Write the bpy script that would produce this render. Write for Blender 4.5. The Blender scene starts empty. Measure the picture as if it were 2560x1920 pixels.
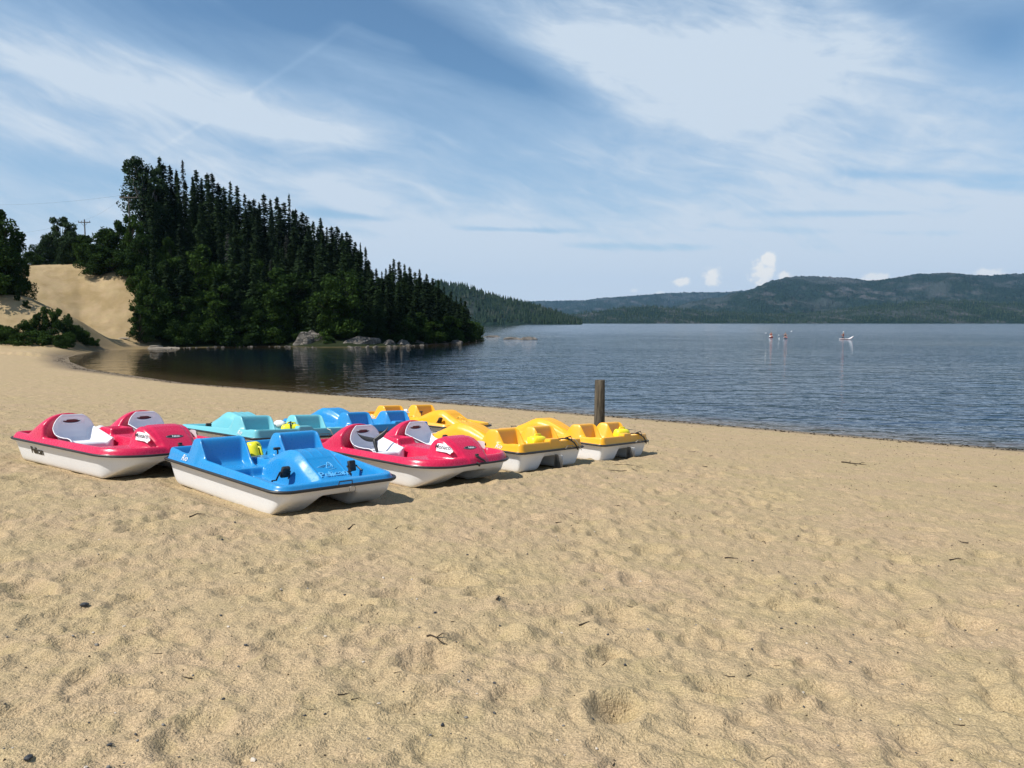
import bpy, math, random
import numpy as np
from mathutils import Vector, Matrix

random.seed(7)
np.random.seed(7)
scene = bpy.context.scene
COL = scene.collection
R = math.radians

# ------------------------------------------------------------------ camera
PITCH = 0.08004
EYE = 1.498
FPX = 1920.0
cam_d = bpy.data.cameras.new('camera')
cam_d.sensor_width = 36.0
cam_d.lens = 27.0
cam_d.clip_start = 0.05
cam_d.clip_end = 30000.0
cam = bpy.data.objects.new('camera', cam_d)
COL.objects.link(cam)
cam.location = (0, 0, EYE)
cam.rotation_euler = (math.pi / 2 - PITCH, 0, 0)
scene.camera = cam


def ray(px, py):
    """world direction of a point of the photograph (2212 px wide view of it)"""
    u = (px * 2560 / 2212 - 1280) / FPX
    w = (py * 2560 / 2212 - 960) / FPX
    return np.array([u, math.cos(PITCH) - w * math.sin(PITCH), -math.sin(PITCH) - w * math.cos(PITCH)])


def azel(px, py):
    d = ray(px, py)
    d = d / np.linalg.norm(d)
    return math.atan2(d[0], d[1]), math.asin(d[2])


# ------------------------------------------------------------------ light
SUN = Vector((-0.87, -0.49, 0)).normalized() * math.cos(R(52)) + Vector((0, 0, math.sin(R(52))))
sun_d = bpy.data.lights.new('sun', 'SUN')
sun_d.energy = 5.0
sun_d.angle = R(0.53)
sun_d.color = (1.0, 0.955, 0.88)
sun = bpy.data.objects.new('sun', sun_d)
COL.objects.link(sun)
sun.rotation_euler = SUN.to_track_quat('Z', 'Y').to_euler()

scene.view_settings.view_transform = 'Standard'
scene.view_settings.look = 'None'
scene.view_settings.exposure = 0.2
scene.view_settings.gamma = 1.0
scene.view_settings.use_curve_mapping = False
scene.cycles.max_bounces = 6
scene.cycles.diffuse_bounces = 3
scene.cycles.glossy_bounces = 3
scene.cycles.volume_bounces = 0
scene.cycles.use_denoising = True

world = bpy.data.worlds.new('World')
scene.world = world
world.use_nodes = True
wn, wl = world.node_tree.nodes, world.node_tree.links
wn.clear()


class NB:
    """small helper to write node maths"""
    def __init__(self, tree):
        self.t, self.n, self.l = tree, tree.nodes, tree.links

    def put(self, sock, v):
        if isinstance(v, bpy.types.NodeSocket):
            self.l.new(v, sock)
        else:
            sock.default_value = v

    def m(self, op, a, b=0.0, c=0.0, clamp=False):
        n = self.n.new('ShaderNodeMath')
        n.operation = op
        n.use_clamp = clamp
        self.put(n.inputs[0], a)
        self.put(n.inputs[1], b)
        self.put(n.inputs[2], c)
        return n.outputs[0]

    def smooth(self, v, a, b, lo=0.0, hi=1.0):
        n = self.n.new('ShaderNodeMapRange')
        n.interpolation_type = 'SMOOTHSTEP'
        self.put(n.inputs[0], v)
        for i, q in enumerate((a, b, lo, hi)):
            self.put(n.inputs[i + 1], q)
        return n.outputs[0]

    def lin(self, v, a, b, lo=0.0, hi=1.0):
        n = self.n.new('ShaderNodeMapRange')
        self.put(n.inputs[0], v)
        for i, q in enumerate((a, b, lo, hi)):
            self.put(n.inputs[i + 1], q)
        return n.outputs[0]

    def noise(self, vec, scale, detail=4.0, rough=0.5, dist=0.0, col=False):
        n = self.n.new('ShaderNodeTexNoise')
        if vec is not None:
            self.l.new(vec, n.inputs['Vector'])
        n.inputs['Scale'].default_value = scale
        n.inputs['Detail'].default_value = detail
        n.inputs['Roughness'].default_value = rough
        n.inputs['Distortion'].default_value = dist
        return n.outputs['Color' if col else 'Fac']

    def xyz(self, x, y, z=0.0):
        n = self.n.new('ShaderNodeCombineXYZ')
        for i, q in enumerate((x, y, z)):
            self.put(n.inputs[i], q)
        return n.outputs[0]

    def sep(self, v):
        n = self.n.new('ShaderNodeSeparateXYZ')
        self.l.new(v, n.inputs[0])
        return n.outputs

    def mix(self, f, a, b, mode='MIX'):
        n = self.n.new('ShaderNodeMix')
        n.data_type = 'RGBA'
        n.blend_type = mode
        self.put(n.inputs[0], f)
        for s, v in ((n.inputs[6], a), (n.inputs[7], b)):
            if isinstance(v, bpy.types.NodeSocket):
                self.l.new(v, s)
            else:
                s.default_value = (v[0], v[1], v[2], 1.0)
        return n.outputs[2]

    def mapping(self, vec, scale=(1, 1, 1), rot=(0, 0, 0), loc=(0, 0, 0)):
        n = self.n.new('ShaderNodeMapping')
        self.l.new(vec, n.inputs[0])
        n.inputs['Location'].default_value = loc
        n.inputs['Rotation'].default_value = rot
        n.inputs['Scale'].default_value = scale
        return n.outputs[0]


w = NB(world.node_tree)
sky = wn.new('ShaderNodeTexSky')
sky.sky_type = 'NISHITA'
sky.sun_disc = False
sky.sun_elevation = R(52)
sky.sun_rotation = math.atan2(SUN.x, SUN.y)
sky.altitude = 100.0
sky.air_density = 1.0
sky.dust_density = 0.6
sky.ozone_density = 2.0
tc = wn.new('ShaderNodeTexCoord')
dx, dy, dz = w.sep(tc.outputs['Generated'])
AZ = w.m('ARCTAN2', dx, dy)
EL = w.m('ARCSINE', dz)
# cloud texture: long thin streaks, fanning from the upper left
wob = w.noise(tc.outputs['Generated'], 3.0, 3.0, 0.5)
wobs = w.m('MULTIPLY', w.m('SUBTRACT', wob, 0.5), 0.07)
ca, sa = math.cos(R(17)), math.sin(R(17))
S = w.m('SUBTRACT', w.m('MULTIPLY', AZ, ca), w.m('MULTIPLY', EL, sa))
T = w.m('ADD', w.m('ADD', w.m('MULTIPLY', AZ, sa), w.m('MULTIPLY', EL, ca)), wobs)
streak = w.noise(w.xyz(w.m('MULTIPLY', S, 1.6), w.m('MULTIPLY', T, 9.0), 0.3), 1.6, 6.0, 0.55, 0.4)
fluff = w.noise(w.xyz(w.m('MULTIPLY', AZ, 1.0), w.m('MULTIPLY', EL, 1.7), 5.3), 6.5, 9.0, 0.6, 0.5)
low = w.noise(w.xyz(w.m('MULTIPLY', AZ, 2.2), w.m('MULTIPLY', EL, 26.0), 2.1), 1.5, 5.0, 0.55, 0.2)


def band(p0, p1, w0, w1, amp, soft=0.3, wobble=True, tex=True):
    a0, e0 = azel(*p0)
    a1, e1 = azel(*p1)
    L = math.hypot(a1 - a0, e1 - e0)
    ux, uy = (a1 - a0) / L, (e1 - e0) / L
    k = 2560 / 2212 / FPX
    A = w.m('SUBTRACT', AZ, a0)
    B = w.m('SUBTRACT', EL, e0)
    s = w.m('DIVIDE', w.m('ADD', w.m('MULTIPLY', A, ux), w.m('MULTIPLY', B, uy)), L)
    t = w.m('SUBTRACT', w.m('MULTIPLY', B, ux), w.m('MULTIPLY', A, uy))
    if wobble:
        t = w.m('ADD', t, w.m('MULTIPLY', wobs, 0.35 * min(1.0, w0 / 40)))
    wd = w.lin(s, 0, 1, w0 * k, w1 * k)
    q = w.m('DIVIDE', t, wd)
    g = w.m('EXPONENT', w.m('MULTIPLY', w.m('MULTIPLY', q, q), -1.0))
    ends = w.m('MULTIPLY', w.smooth(s, -soft * 0.5, soft), w.smooth(s, 1.0 + soft * 0.3, 1.0 - soft))
    g = w.m('MULTIPLY', g, ends)
    if tex:
        g = w.m('MULTIPLY', g, w.lin(streak, 0.25, 0.7, 0.55, 1.15))
    return w.m('MULTIPLY', g, amp)


def blob(c, rx, ry, amp, tex=True):
    a0, e0 = azel(*c)
    k = 2560 / 2212 / FPX
    A = w.m('DIVIDE', w.m('SUBTRACT', AZ, a0), rx * k)
    B = w.m('DIVIDE', w.m('SUBTRACT', EL, e0), ry * k)
    g = w.m('EXPONENT', w.m('MULTIPLY', w.m('ADD', w.m('MULTIPLY', A, A), w.m('MULTIPLY', B, B)), -1.0))
    if tex:
        g = w.m('MULTIPLY', g, w.lin(fluff, 0.3, 0.68, 0.25, 1.35))
    return w.m('MULTIPLY', g, amp)


cov = w.m('ADD', w.m('MULTIPLY', w.smooth(streak, 0.36, 0.72), 0.32), w.m('ADD', w.smooth(EL, 0.50, 0.10, 0.08, 0.50), w.m('MULTIPLY', w.smooth(AZ, -0.25, 0.30), w.smooth(EL, 0.62, 0.30, 0.02, 0.07))))
adds = [
    band((-260, 0), (960, 345), 58, 14, 0.62, 0.3),
    band((-200, 60), (620, 250), 150, 60, 0.20, 0.35),
    band((-150, 230), (1000, 420), 50, 60, 0.22),
    band((980, -80), (1800, 290), 90, 110, 0.42),
    band((1250, -60), (1800, 40), 90, 110, 0.24),
    band((700, 40), (930, 118), 20, 14, 0.30),
    band((325, 335), (780, 35), 4, 6, 0.11, 0.25, False, False),
    blob((1640, 110), 280, 110, 0.36),
    blob((1960, 70), 200, 80, 0.25),
    blob((2000, 320), 420, 150, 0.24),
    blob((1350, 330), 420, 90, 0.12),
    blob((2212, 60), 150, 60, -0.25),
    band((640, -30), (1300, 235), 55, 40, -0.62, 0.3),
    band((120, -30), (760, 60), 40, 70, -0.35, 0.3),
    band((0, 330), (420, 400), 40, 30, -0.18, 0.3),
    band((250, 60), (800, 190), 22, 30, -0.20, 0.3),
    band((1860, -20), (2260, 130), 30, 60, -0.45, 0.3),
    band((1800, 372), (2260, 388), 9, 12, -0.34, 0.2, False),
    band((2050, 398), (2300, 412), 8, 10, -0.34, 0.2, False),
    band((1600, 462), (2020, 458), 8, 6, -0.32, 0.3, False),
    band((640, 452), (850, 477), 14, 5, -0.45, 0.3, False),
    band((970, 492), (1270, 500), 6, 6, -0.40, 0.3, False),
    band((1150, 528), (1600, 535), 9, 7, -0.30, 0.3, False),
    band((1500, 492), (2300, 505), 9, 9, -0.25, 0.3, False),
]
for g in adds:
    cov = w.m('ADD', cov, g)
hz = w.smooth(EL, 0.22, 0.0)
lowc = w.m('MULTIPLY', w.smooth(low, 0.30, 0.66, 0.50, 0.72), hz)
cov = w.m('ADD', cov, lowc)
fine = w.noise(w.xyz(w.m('MULTIPLY', S, 2.0), w.m('MULTIPLY', T, 7.0), 4.4), 7.0, 7.0, 0.62, 0.6)
cov = w.m('MULTIPLY', cov, w.lin(fine, 0.3, 0.7, 0.84, 1.16))
cov = w.m('MAXIMUM', w.m('MINIMUM', cov, 1.0), 0.0)
# small fair weather clouds low over the far hills
cum = None
rag = w.noise(w.xyz(AZ, EL, 1.7), 70.0, 5.0, 0.6)
for (c, rx, ry, a) in [((1473, 609), 17, 9, 1), ((1538, 598), 18, 17, 1), ((1645, 590), 22, 26, 1.1), ((1660, 562), 15, 16, 1.1),
                       ((1694, 598), 15, 10, 1), ((1890, 600), 24, 10, 0.8), ((2130, 590), 26, 9, 0.75), ((1425, 634), 12, 6, 0.45),
                       ((1370, 628), 10, 5, 0.4)]:
    a0, e0 = azel(*c)
    k = 2560 / 2212 / FPX
    A = w.m('DIVIDE', w.m('SUBTRACT', AZ, a0), rx * k)
    B = w.m('DIVIDE', w.m('SUBTRACT', EL, e0), ry * k)
    q = w.m('SQRT', w.m('ADD', w.m('MULTIPLY', A, A), w.m('MULTIPLY', B, B)))
    q = w.m('ADD', q, w.m('MULTIPLY', w.m('SUBTRACT', rag, 0.5), 2.6))
    g = w.smooth(q, 1.25, 0.45, 0.0, a)
    cum = g if cum is None else w.m('MAXIMUM', cum, g)
cum = w.m('MINIMUM', cum, 1.0)
WS = 0.085
skyc = w.mix(1.0, sky.outputs[0], (0.92, 1.16, 1.24), 'MULTIPLY')
cc = w.mix(w.smooth(cov, 0.45, 1.05), tuple(v / WS for v in (0.38, 0.525, 0.70)), tuple(v / WS for v in (0.54, 0.63, 0.73)))
c1 = w.mix(cov, skyc, cc)
c2 = w.mix(cum, c1, tuple(v / WS for v in (0.80, 0.80, 0.78)))
bg = wn.new('ShaderNodeBackground')
wl.new(c2, bg.inputs[0])
bg.inputs[1].default_value = WS
wo = wn.new('ShaderNodeOutputWorld')
wl.new(bg.outputs[0], wo.inputs[0])


# ------------------------------------------------------------------ helpers
def mat(name, color=(0.5, 0.5, 0.5), rough=0.6, spec=0.5, metal=0.0):
    m = bpy.data.materials.new(name)
    m.use_nodes = True
    b = m.node_tree.nodes['Principled BSDF']
    b.inputs['Base Color'].default_value = (*color, 1)
    b.inputs['Roughness'].default_value = rough
    b.inputs['Specular IOR Level'].default_value = spec
    b.inputs['Metallic'].default_value = metal
    return m, NB(m.node_tree), b


def mesh_from(name, V, F, smooth=True, normals=None):
    """V (n,3); F (m,3|4) array or list of polygons"""
    me = bpy.data.meshes.new(name)
    V = np.asarray(V, dtype=np.float32)
    if isinstance(F, np.ndarray):
        k = F.shape[1]
        me.vertices.add(len(V))
        me.vertices.foreach_set('co', V.ravel())
        me.loops.add(F.size)
        me.loops.foreach_set('vertex_index', F.astype(np.int32).ravel())
        me.polygons.add(len(F))
        me.polygons.foreach_set('loop_start', np.arange(0, F.size, k, dtype=np.int32))
        me.update(calc_edges=True)
    else:
        me.from_pydata([tuple(map(float, v)) for v in V], [], F)
        me.update()
    me.polygons.foreach_set('use_smooth', [smooth] * len(me.polygons))
    if normals is not None:
        me.normals_split_custom_set_from_vertices([tuple(map(float, n)) for n in normals])
    me.update()
    return me


def link(name, me, m=None, parent=None, loc=(0, 0, 0), rot=(0, 0, 0), sc=(1, 1, 1)):
    o = bpy.data.objects.new(name, me)
    COL.objects.link(o)
    if m is not None:
        if not me.materials:
            me.materials.append(m)
        if me.materials[0] is not m:
            o.material_slots[0].link = 'OBJECT'
            o.material_slots[0].material = m
    if parent is not None:
        o.parent = parent
    o.location = loc
    o.rotation_euler = rot
    o.scale = sc
    return o


def tag(o, label=None, cat=None, group=None, kind=None):
    if label:
        o['label'] = label
    if cat:
        o['category'] = cat
    if group:
        o['group'] = group
    if kind:
        o['kind'] = kind
    return o


def empty(name, loc=(0, 0, 0), rz=0.0):
    o = bpy.data.objects.new(name, None)
    COL.objects.link(o)
    o.location = loc
    o.rotation_euler = (0, 0, rz)
    o.empty_display_size = 0.2
    return o


def sm(t):
    t = np.clip(t, 0, 1)
    return t * t * (3 - 2 * t)


def ramp(x, a, b):
    return np.clip((x - a) / (b - a), 0, 1)


def tube_geo(pts, rad, seg=8, closed=False, flat=1.0):
    """tube along points; rad a number or one per point"""
    pts = [Vector(p) for p in pts]
    n = len(pts)
    rr = [rad] * n if np.isscalar(rad) else list(rad)
    V, F = [], []
    prev = None
    for i, p in enumerate(pts):
        if closed:
            t = pts[(i + 1) % n] - pts[i - 1]
        else:
            t = pts[min(i + 1, n - 1)] - pts[max(i - 1, 0)]
        t.normalize()
        if prev is None:
            a = Vector((0, 0, 1)) if abs(t.z) < 0.9 else Vector((1, 0, 0))
            u = t.cross(a).normalized()
        else:
            u = (prev - t * prev.dot(t)).normalized()
        prev = u
        v = t.cross(u)
        for k in range(seg):
            a = 2 * math.pi * k / seg
            V.append(p + u * math.cos(a) * rr[i] + v * math.sin(a) * rr[i] * flat)
    m_ = n if closed else n - 1
    for i in range(m_):
        j = (i + 1) % n
        for k in range(seg):
            l = (k + 1) % seg
            F.append((i * seg + k, i * seg + l, j * seg + l, j * seg + k))
    if not closed:
        F.append(tuple(range(seg))[::-1])
        F.append(tuple((n - 1) * seg + k for k in range(seg)))
    return V, F


class MB:
    """collects pieces into one mesh"""
    def __init__(self):
        self.V, self.F = [], []

    def add(self, VF, M=None):
        V, F = VF
        o = len(self.V)
        self.V += [tuple((M @ Vector(v)) if M is not None else v) for v in V]
        self.F += [tuple(i + o for i in f) for f in F]
        return self

    def tube(self, pts, rad, seg=8, closed=False, flat=1.0):
        return self.add(tube_geo(pts, rad, seg, closed, flat))

    def box(self, c, s, bevel=0.0, M=None, taper=1.0):
        x, y, z = s[0] / 2, s[1] / 2, s[2] / 2
        b = min(bevel, x * 0.9, y * 0.9, z * 0.9)
        if b <= 0:
            V = [(c[0] + i * x * (taper if k > 0 else 1), c[1] + j * y * (taper if k > 0 else 1), c[2] + k * z) for k in (-1, 1) for j in (-1, 1) for i in (-1, 1)]
            F = [(0, 2, 3, 1), (4, 5, 7, 6), (0, 1, 5, 4), (2, 6, 7, 3), (0, 4, 6, 2), (1, 3, 7, 5)]
        else:
            # stacked rounded rings
            V, F = [], []
            rings = [(-z, b), (-z + b * 0.3, b * 0.3), (-z + b, 0), (z - b, 0), (z - b * 0.3, b * 0.3), (z, b)]
            for (zz, ins) in rings:
                tp = 1 + (taper - 1) * (zz + z) / (2 * z)
                X, Y = (x - ins) * tp, (y - ins) * tp
                for (sx, sy) in ((1, 1), (-1, 1), (-1, -1), (1, -1)):
                    for q in range(3):
                        a = {(1, 1): 0, (-1, 1): 90, (-1, -1): 180, (1, -1): 270}[(sx, sy)] + q * 45
                        V.append((c[0] + sx * (X - b) + b * math.cos(R(a)), c[1] + sy * (Y - b) + b * math.sin(R(a)), c[2] + zz))
            for i in range(len(rings) - 1):
                for k in range(12):
                    l = (k + 1) % 12
                    F.append((i * 12 + k, i * 12 + l, (i + 1) * 12 + l, (i + 1) * 12 + k))
            F.append(tuple(range(12))[::-1])
            F.append(tuple((len(rings) - 1) * 12 + k for k in range(12)))
        return self.add((V, F), M)

    def ball(self, c, r, seg=12, rings=8):
        V = [(c[0], c[1], c[2] + r[2])]
        for i in range(1, rings):
            a = math.pi * i / rings
            for k in range(seg):
                b = 2 * math.pi * k / seg
                V.append((c[0] + r[0] * math.sin(a) * math.cos(b), c[1] + r[1] * math.sin(a) * math.sin(b), c[2] + r[2] * math.cos(a)))
        V.append((c[0], c[1], c[2] - r[2]))
        F = [(0, 1 + k, 1 + (k + 1) % seg) for k in range(seg)]
        for i in range(rings - 2):
            for k in range(seg):
                l = (k + 1) % seg
                F.append((1 + i * seg + k, 1 + (i + 1) * seg + k, 1 + (i + 1) * seg + l, 1 + i * seg + l))
        e = len(V) - 1
        F += [(e, 1 + (rings - 2) * seg + (k + 1) % seg, 1 + (rings - 2) * seg + k) for k in range(seg)]
        return self.add((V, F))

    def mesh(self, name, smooth=True, sharp=None):
        me = mesh_from(name, self.V, self.F, smooth)
        if sharp is not None:
            me.set_sharp_from_angle(angle=R(sharp))
        return me

    def build(self, name, m, parent=None, smooth=True, sharp=40, **k):
        return link(name, self.mesh(name, smooth, sharp), m, parent, **k)


_txt = {}


def text_geo(s, size=1.0, shear=0.0, extrude=0.0, bold=0.0, align='CENTER'):
    key = (s, size, shear, extrude, bold, align)
    if key not in _txt:
        c = bpy.data.curves.new('lettering', 'FONT')
        c.body = s
        c.size = size
        c.shear = shear
        c.extrude = extrude
        c.offset = bold
        c.align_x = align
        c.resolution_u = 3
        o = bpy.data.objects.new('lettering', c)
        COL.objects.link(o)
        bpy.context.view_layer.update()
        dg = bpy.context.evaluated_depsgraph_get()
        me = bpy.data.meshes.new_from_object(o.evaluated_get(dg))
        _txt[key] = ([tuple(v.co) for v in me.vertices], [tuple(p.vertices) for p in me.polygons])
        bpy.data.objects.remove(o)
        bpy.data.curves.remove(c)
        bpy.data.meshes.remove(me)
    return _txt[key]


# ------------------------------------------------------------------ the land: one height function
WATER_Z = -1.40
SN = np.array([math.cos(0.822), math.sin(0.822)])


def wpt(px, py, h=2.9):
    d = ray(px, py)
    t = -h / d[2]
    return (d[0] * t, d[1] * t)


SHORE = [(150, -60), (60, -17)] + [wpt(*p) for p in [(2212, 972), (1800, 938), (1400, 905), (1000, 873), (870, 862), (700, 851),
         (400, 828), (250, 806), (190, 797), (152, 782), (148, 772), (170, 765), (220, 757), (330, 752), (450, 750), (540, 748), (600, 748),
         (680, 750), (760, 750), (850, 748), (950, 743), (1000, 739), (1040, 735)]] + \
        [(-12, 150), (-34, 200), (-90, 320), (-300, 420), (-900, 500), (-900, -300), (150, -300)]
SHORE = np.array(SHORE)


def shore_dist(x, y):
    """signed distance to the waterline, positive on land"""
    best = np.full(x.shape, 1e9)
    inside = np.zeros(x.shape, bool)
    n = len(SHORE)
    for i in range(n):
        ax, ay = SHORE[i]
        bx, by = SHORE[(i + 1) % n]
        ex, ey = bx - ax, by - ay
        t = np.clip(((x - ax) * ex + (y - ay) * ey) / (ex * ex + ey * ey), 0, 1)
        best = np.minimum(best, (x - ax - t * ex) ** 2 + (y - ay - t * ey) ** 2)
        c = ((ay > y) != (by > y))
        with np.errstate(divide='ignore', invalid='ignore'):
            xi = ax + (y - ay) * ex / (ey if ey != 0 else 1e-9)
        inside ^= c & (x < xi)
    d = np.sqrt(best)
    return np.where(inside, d, -d)


def vnoise(x, y, seed=0):
    xi, yi = np.floor(x).astype(np.int64), np.floor(y).astype(np.int64)
    fx, fy = x - xi, y - yi
    fx, fy = fx * fx * (3 - 2 * fx), fy * fy * (3 - 2 * fy)

    def h(a, b):
        n = (a * 374761393 + b * 668265263 + seed * 974634777) & 0x7fffffff
        n = ((n ^ (n >> 13)) * 1274126177) & 0x7fffffff
        return ((n ^ (n >> 16)) & 0xffff) / 65535.0
    a, b, c, d = h(xi, yi), h(xi + 1, yi), h(xi, yi + 1), h(xi + 1, yi + 1)
    return (a * (1 - fx) + b * fx) * (1 - fy) + (c * (1 - fx) + d * fx) * fy


def fbm(x, y, oct=4, seed=0, gain=0.5):
    s, a, t = 0, 1.0, 0
    for o in range(oct):
        s = s + a * (vnoise(x * 2 ** o + o * 17.3, y * 2 ** o + o * 9.1, seed + o) - 0.5)
        t += a
        a *= gain
    return s / t * 2


HPX = np.array([-900, -200, 0, 100, 180, 225, 300, 345, 405, 460, 520, 580, 635, 700, 750, 790, 830, 870, 905, 960, 1000, 1040, 1100])
HY0 = np.array([74, 74, 74, 80, 84, 85, 86.5, 89, 90, 91, 92, 93.5, 95, 92, 91.5, 93, 95, 98, 100, 105, 112, 124, 130])
HY1 = np.array([100, 100, 100, 100, 101, 98, 98, 108, 116, 118, 120, 121, 121, 121, 120, 121, 122, 123, 125, 130, 136, 142, 150])
HZ = np.array([9.5, 9.5, 9.2, 9.0, 9.0, 6.9, 7.4, 12.0, 15.5, 14.0, 13.0, 11.5, 11.0, 9.0, 7.5, 5.5, 3.8, 3.6, 3.0, 1.6, 0.6, -0.6, -1.6])


def hill(x, y):
    px = ((x / np.maximum(y, 1.0)) * FPX + 1280) * 2212 / 2560
    y0, y1, z1 = np.interp(px, HPX, HY0), np.interp(px, HPX, HY1), np.interp(px, HPX, HZ)
    t = np.clip((y - y0) / (y1 - y0), 0, 1)
    e = 0.35 * t + 0.65 * sm(t)
    z = -0.9 + (z1 + 0.9) * e
    z = z + 0.03 * np.clip(y - y1, 0, 80) * (z1 > 1)
    # the nearer mound at the far left of the bay, and the rounded lip of the dune
    z = z + 4.3 * np.exp(-((x + 50.5) / 7.5) ** 2 - ((y - 80) / 4.5) ** 2) * (y > 60)
    z = z + 0.9 * np.exp(-((px - 255) / 55) ** 2 - ((y - 97) / 3.0) ** 2)
    return np.where(y > 62, z, -50)


def land(x, y):
    d = shore_dist(x, y)
    dn = 1.0 - 0.0 * d
    up = np.where(d < 26, 0.072 * d, 0.072 * 26 + 0.03 * (d - 26) * np.exp(-np.clip(d - 26, 0, 60) / 60))
    z = WATER_Z + np.where(d > 0, up, 0.11 * np.maximum(d, -30) * dn)
    h = hill(x, y)
    k = sm(np.clip(d / 3.5, 0, 1))
    hz_ = np.maximum(h, z)
    z = z * (1 - k) + hz_ * k
    return z, d


# trodden sand: a repeating relief of worn footprints and low ripples
TN, TS = 1024, 20.48


def make_tread():
    rs = np.random.RandomState(11)
    g = np.zeros((TN, TN), np.float32)
    px = TS / TN
    n = 6500
    for i in range(n):
        cx, cy = rs.randint(0, TN, 2)
        a = rs.uniform(0.055, 0.165)
        b = a * rs.uniform(0.42, 0.75)
        th = R(28) + rs.normal(0, 0.55)
        dp = rs.uniform(0.10, 0.24) * b
        rad = int(0.36 / px)
        yy, xx = np.mgrid[-rad:rad + 1, -rad:rad + 1] * px
        u = (xx * math.cos(th) + yy * math.sin(th)) / a
        v = (-xx * math.sin(th) + yy * math.cos(th)) / b
        r = np.sqrt(u * u + v * v)
        s = -dp * np.exp(-(r ** 4.0) * 0.8) + dp * 0.50 * np.exp(-((r - 1.35) / 0.30) ** 2)
        ix = (cx + np.arange(-rad, rad + 1)) % TN
        iy = (cy + np.arange(-rad, rad + 1)) % TN
        g[np.ix_(iy, ix)] += s
    f = np.fft.fftfreq(TN, d=px)
    fx, fy = np.meshgrid(f, f)
    c, s_ = math.cos(R(28)), math.sin(R(28))
    fu, fv = fx * c + fy * s_, -fx * s_ + fy * c
    k = np.sqrt((fu * 1.5) ** 2 + fv ** 2) + 1e-6
    spec = np.exp(-(np.log(k / 3.4) / 0.80) ** 2) / k
    ph = np.fft.fft2(rs.normal(size=(TN, TN)))
    n1 = np.real(np.fft.ifft2(ph * spec))
    n1 /= n1.std()
    k2 = np.sqrt(fx ** 2 + fy ** 2) + 1e-6
    n2 = np.real(np.fft.ifft2(np.fft.fft2(rs.normal(size=(TN, TN))) * np.exp(-(np.log(k2 / 9.0) / 0.6) ** 2) / k2))
    n2 /= n2.std()
    n1 = -np.abs(n1 + 0.15) * 0.9 + 0.5 * n1            # crests rounder than hollows are
    g = g * 1.45 - n1 * 0.0088 + n2 * 0.0036
    return g - g.mean()


TREAD = make_tread()


def tread(x, y):
    px = TS / TN
    u, v = x / px, y / px
    i, j = np.floor(u).astype(int), np.floor(v).astype(int)
    fu, fv = u - i, v - j
    i0, j0, i1, j1 = i % TN, j % TN, (i + 1) % TN, (j + 1) % TN
    return (TREAD[j0, i0] * (1 - fu) + TREAD[j0, i1] * fu) * (1 - fv) + (TREAD[j1, i0] * (1 - fu) + TREAD[j1, i1] * fu) * fv


def ground(x, y):
    x = np.asarray(x, float)
    y = np.asarray(y, float)
    z, d = land(x, y)
    amp = sm(np.clip((d - 0.5) / 3.0, 0, 1)) * (0.70 + 0.30 * sm((19 - np.hypot(x + 2, y - 1)) / 12)) 
    smooth_r = 1.0 - 0.45 * sm((x - 1.5) / 4) * sm((y - 4) / 5)
    z = z + tread(x, y) * amp * smooth_r * (1 + 0.9 * sm((y - 50) / 20))
    z = z + 0.035 * fbm(x * 0.45, y * 0.45, 3, 5) * sm(d / 4)
    for (bx, by, ba) in BOAT_SPOTS:
        c_, s_ = math.cos(R(ba)), math.sin(R(ba))
        u_ = np.abs((x - bx) * c_ + (y - by) * s_)
        v_ = np.abs(-(x - bx) * s_ + (y - by) * c_)
        k_ = sm((1.45 - u_) / 0.45) * sm((1.05 - v_) / 0.35)
        plane = -0.072 * (SN[0] * x + SN[1] * y) - 0.012
        z = np.where(k_ > 0, z * (1 - k_) + (plane + tread(x, y) * 0.35) * k_, z)
    far = sm((y - 60) / 10)
    z = z + far * (0.30 * fbm(x * 0.22, y * 0.22, 4, 9) + 0.10 * fbm(x * 1.3, y * 1.3, 3, 19)) * sm((d - 1) / 5)
    return z, d


BOAT_SPOTS = [(-2.4235, 8.01, -45.2), (-0.311, 11.482, 142.74), (0.968, 13.171, 143.49), (-3.833, 11.429, 141.6),
              (-2.802, 13.247, 144.5), (-1.677, 14.787, -36.6), (-4.80, 9.403, -35.4), (-1.342, 9.846, -40.8)]


def gz(x, y):
    z, _ = ground(np.array([x], float), np.array([y], float))
    return float(z[0])


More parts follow.
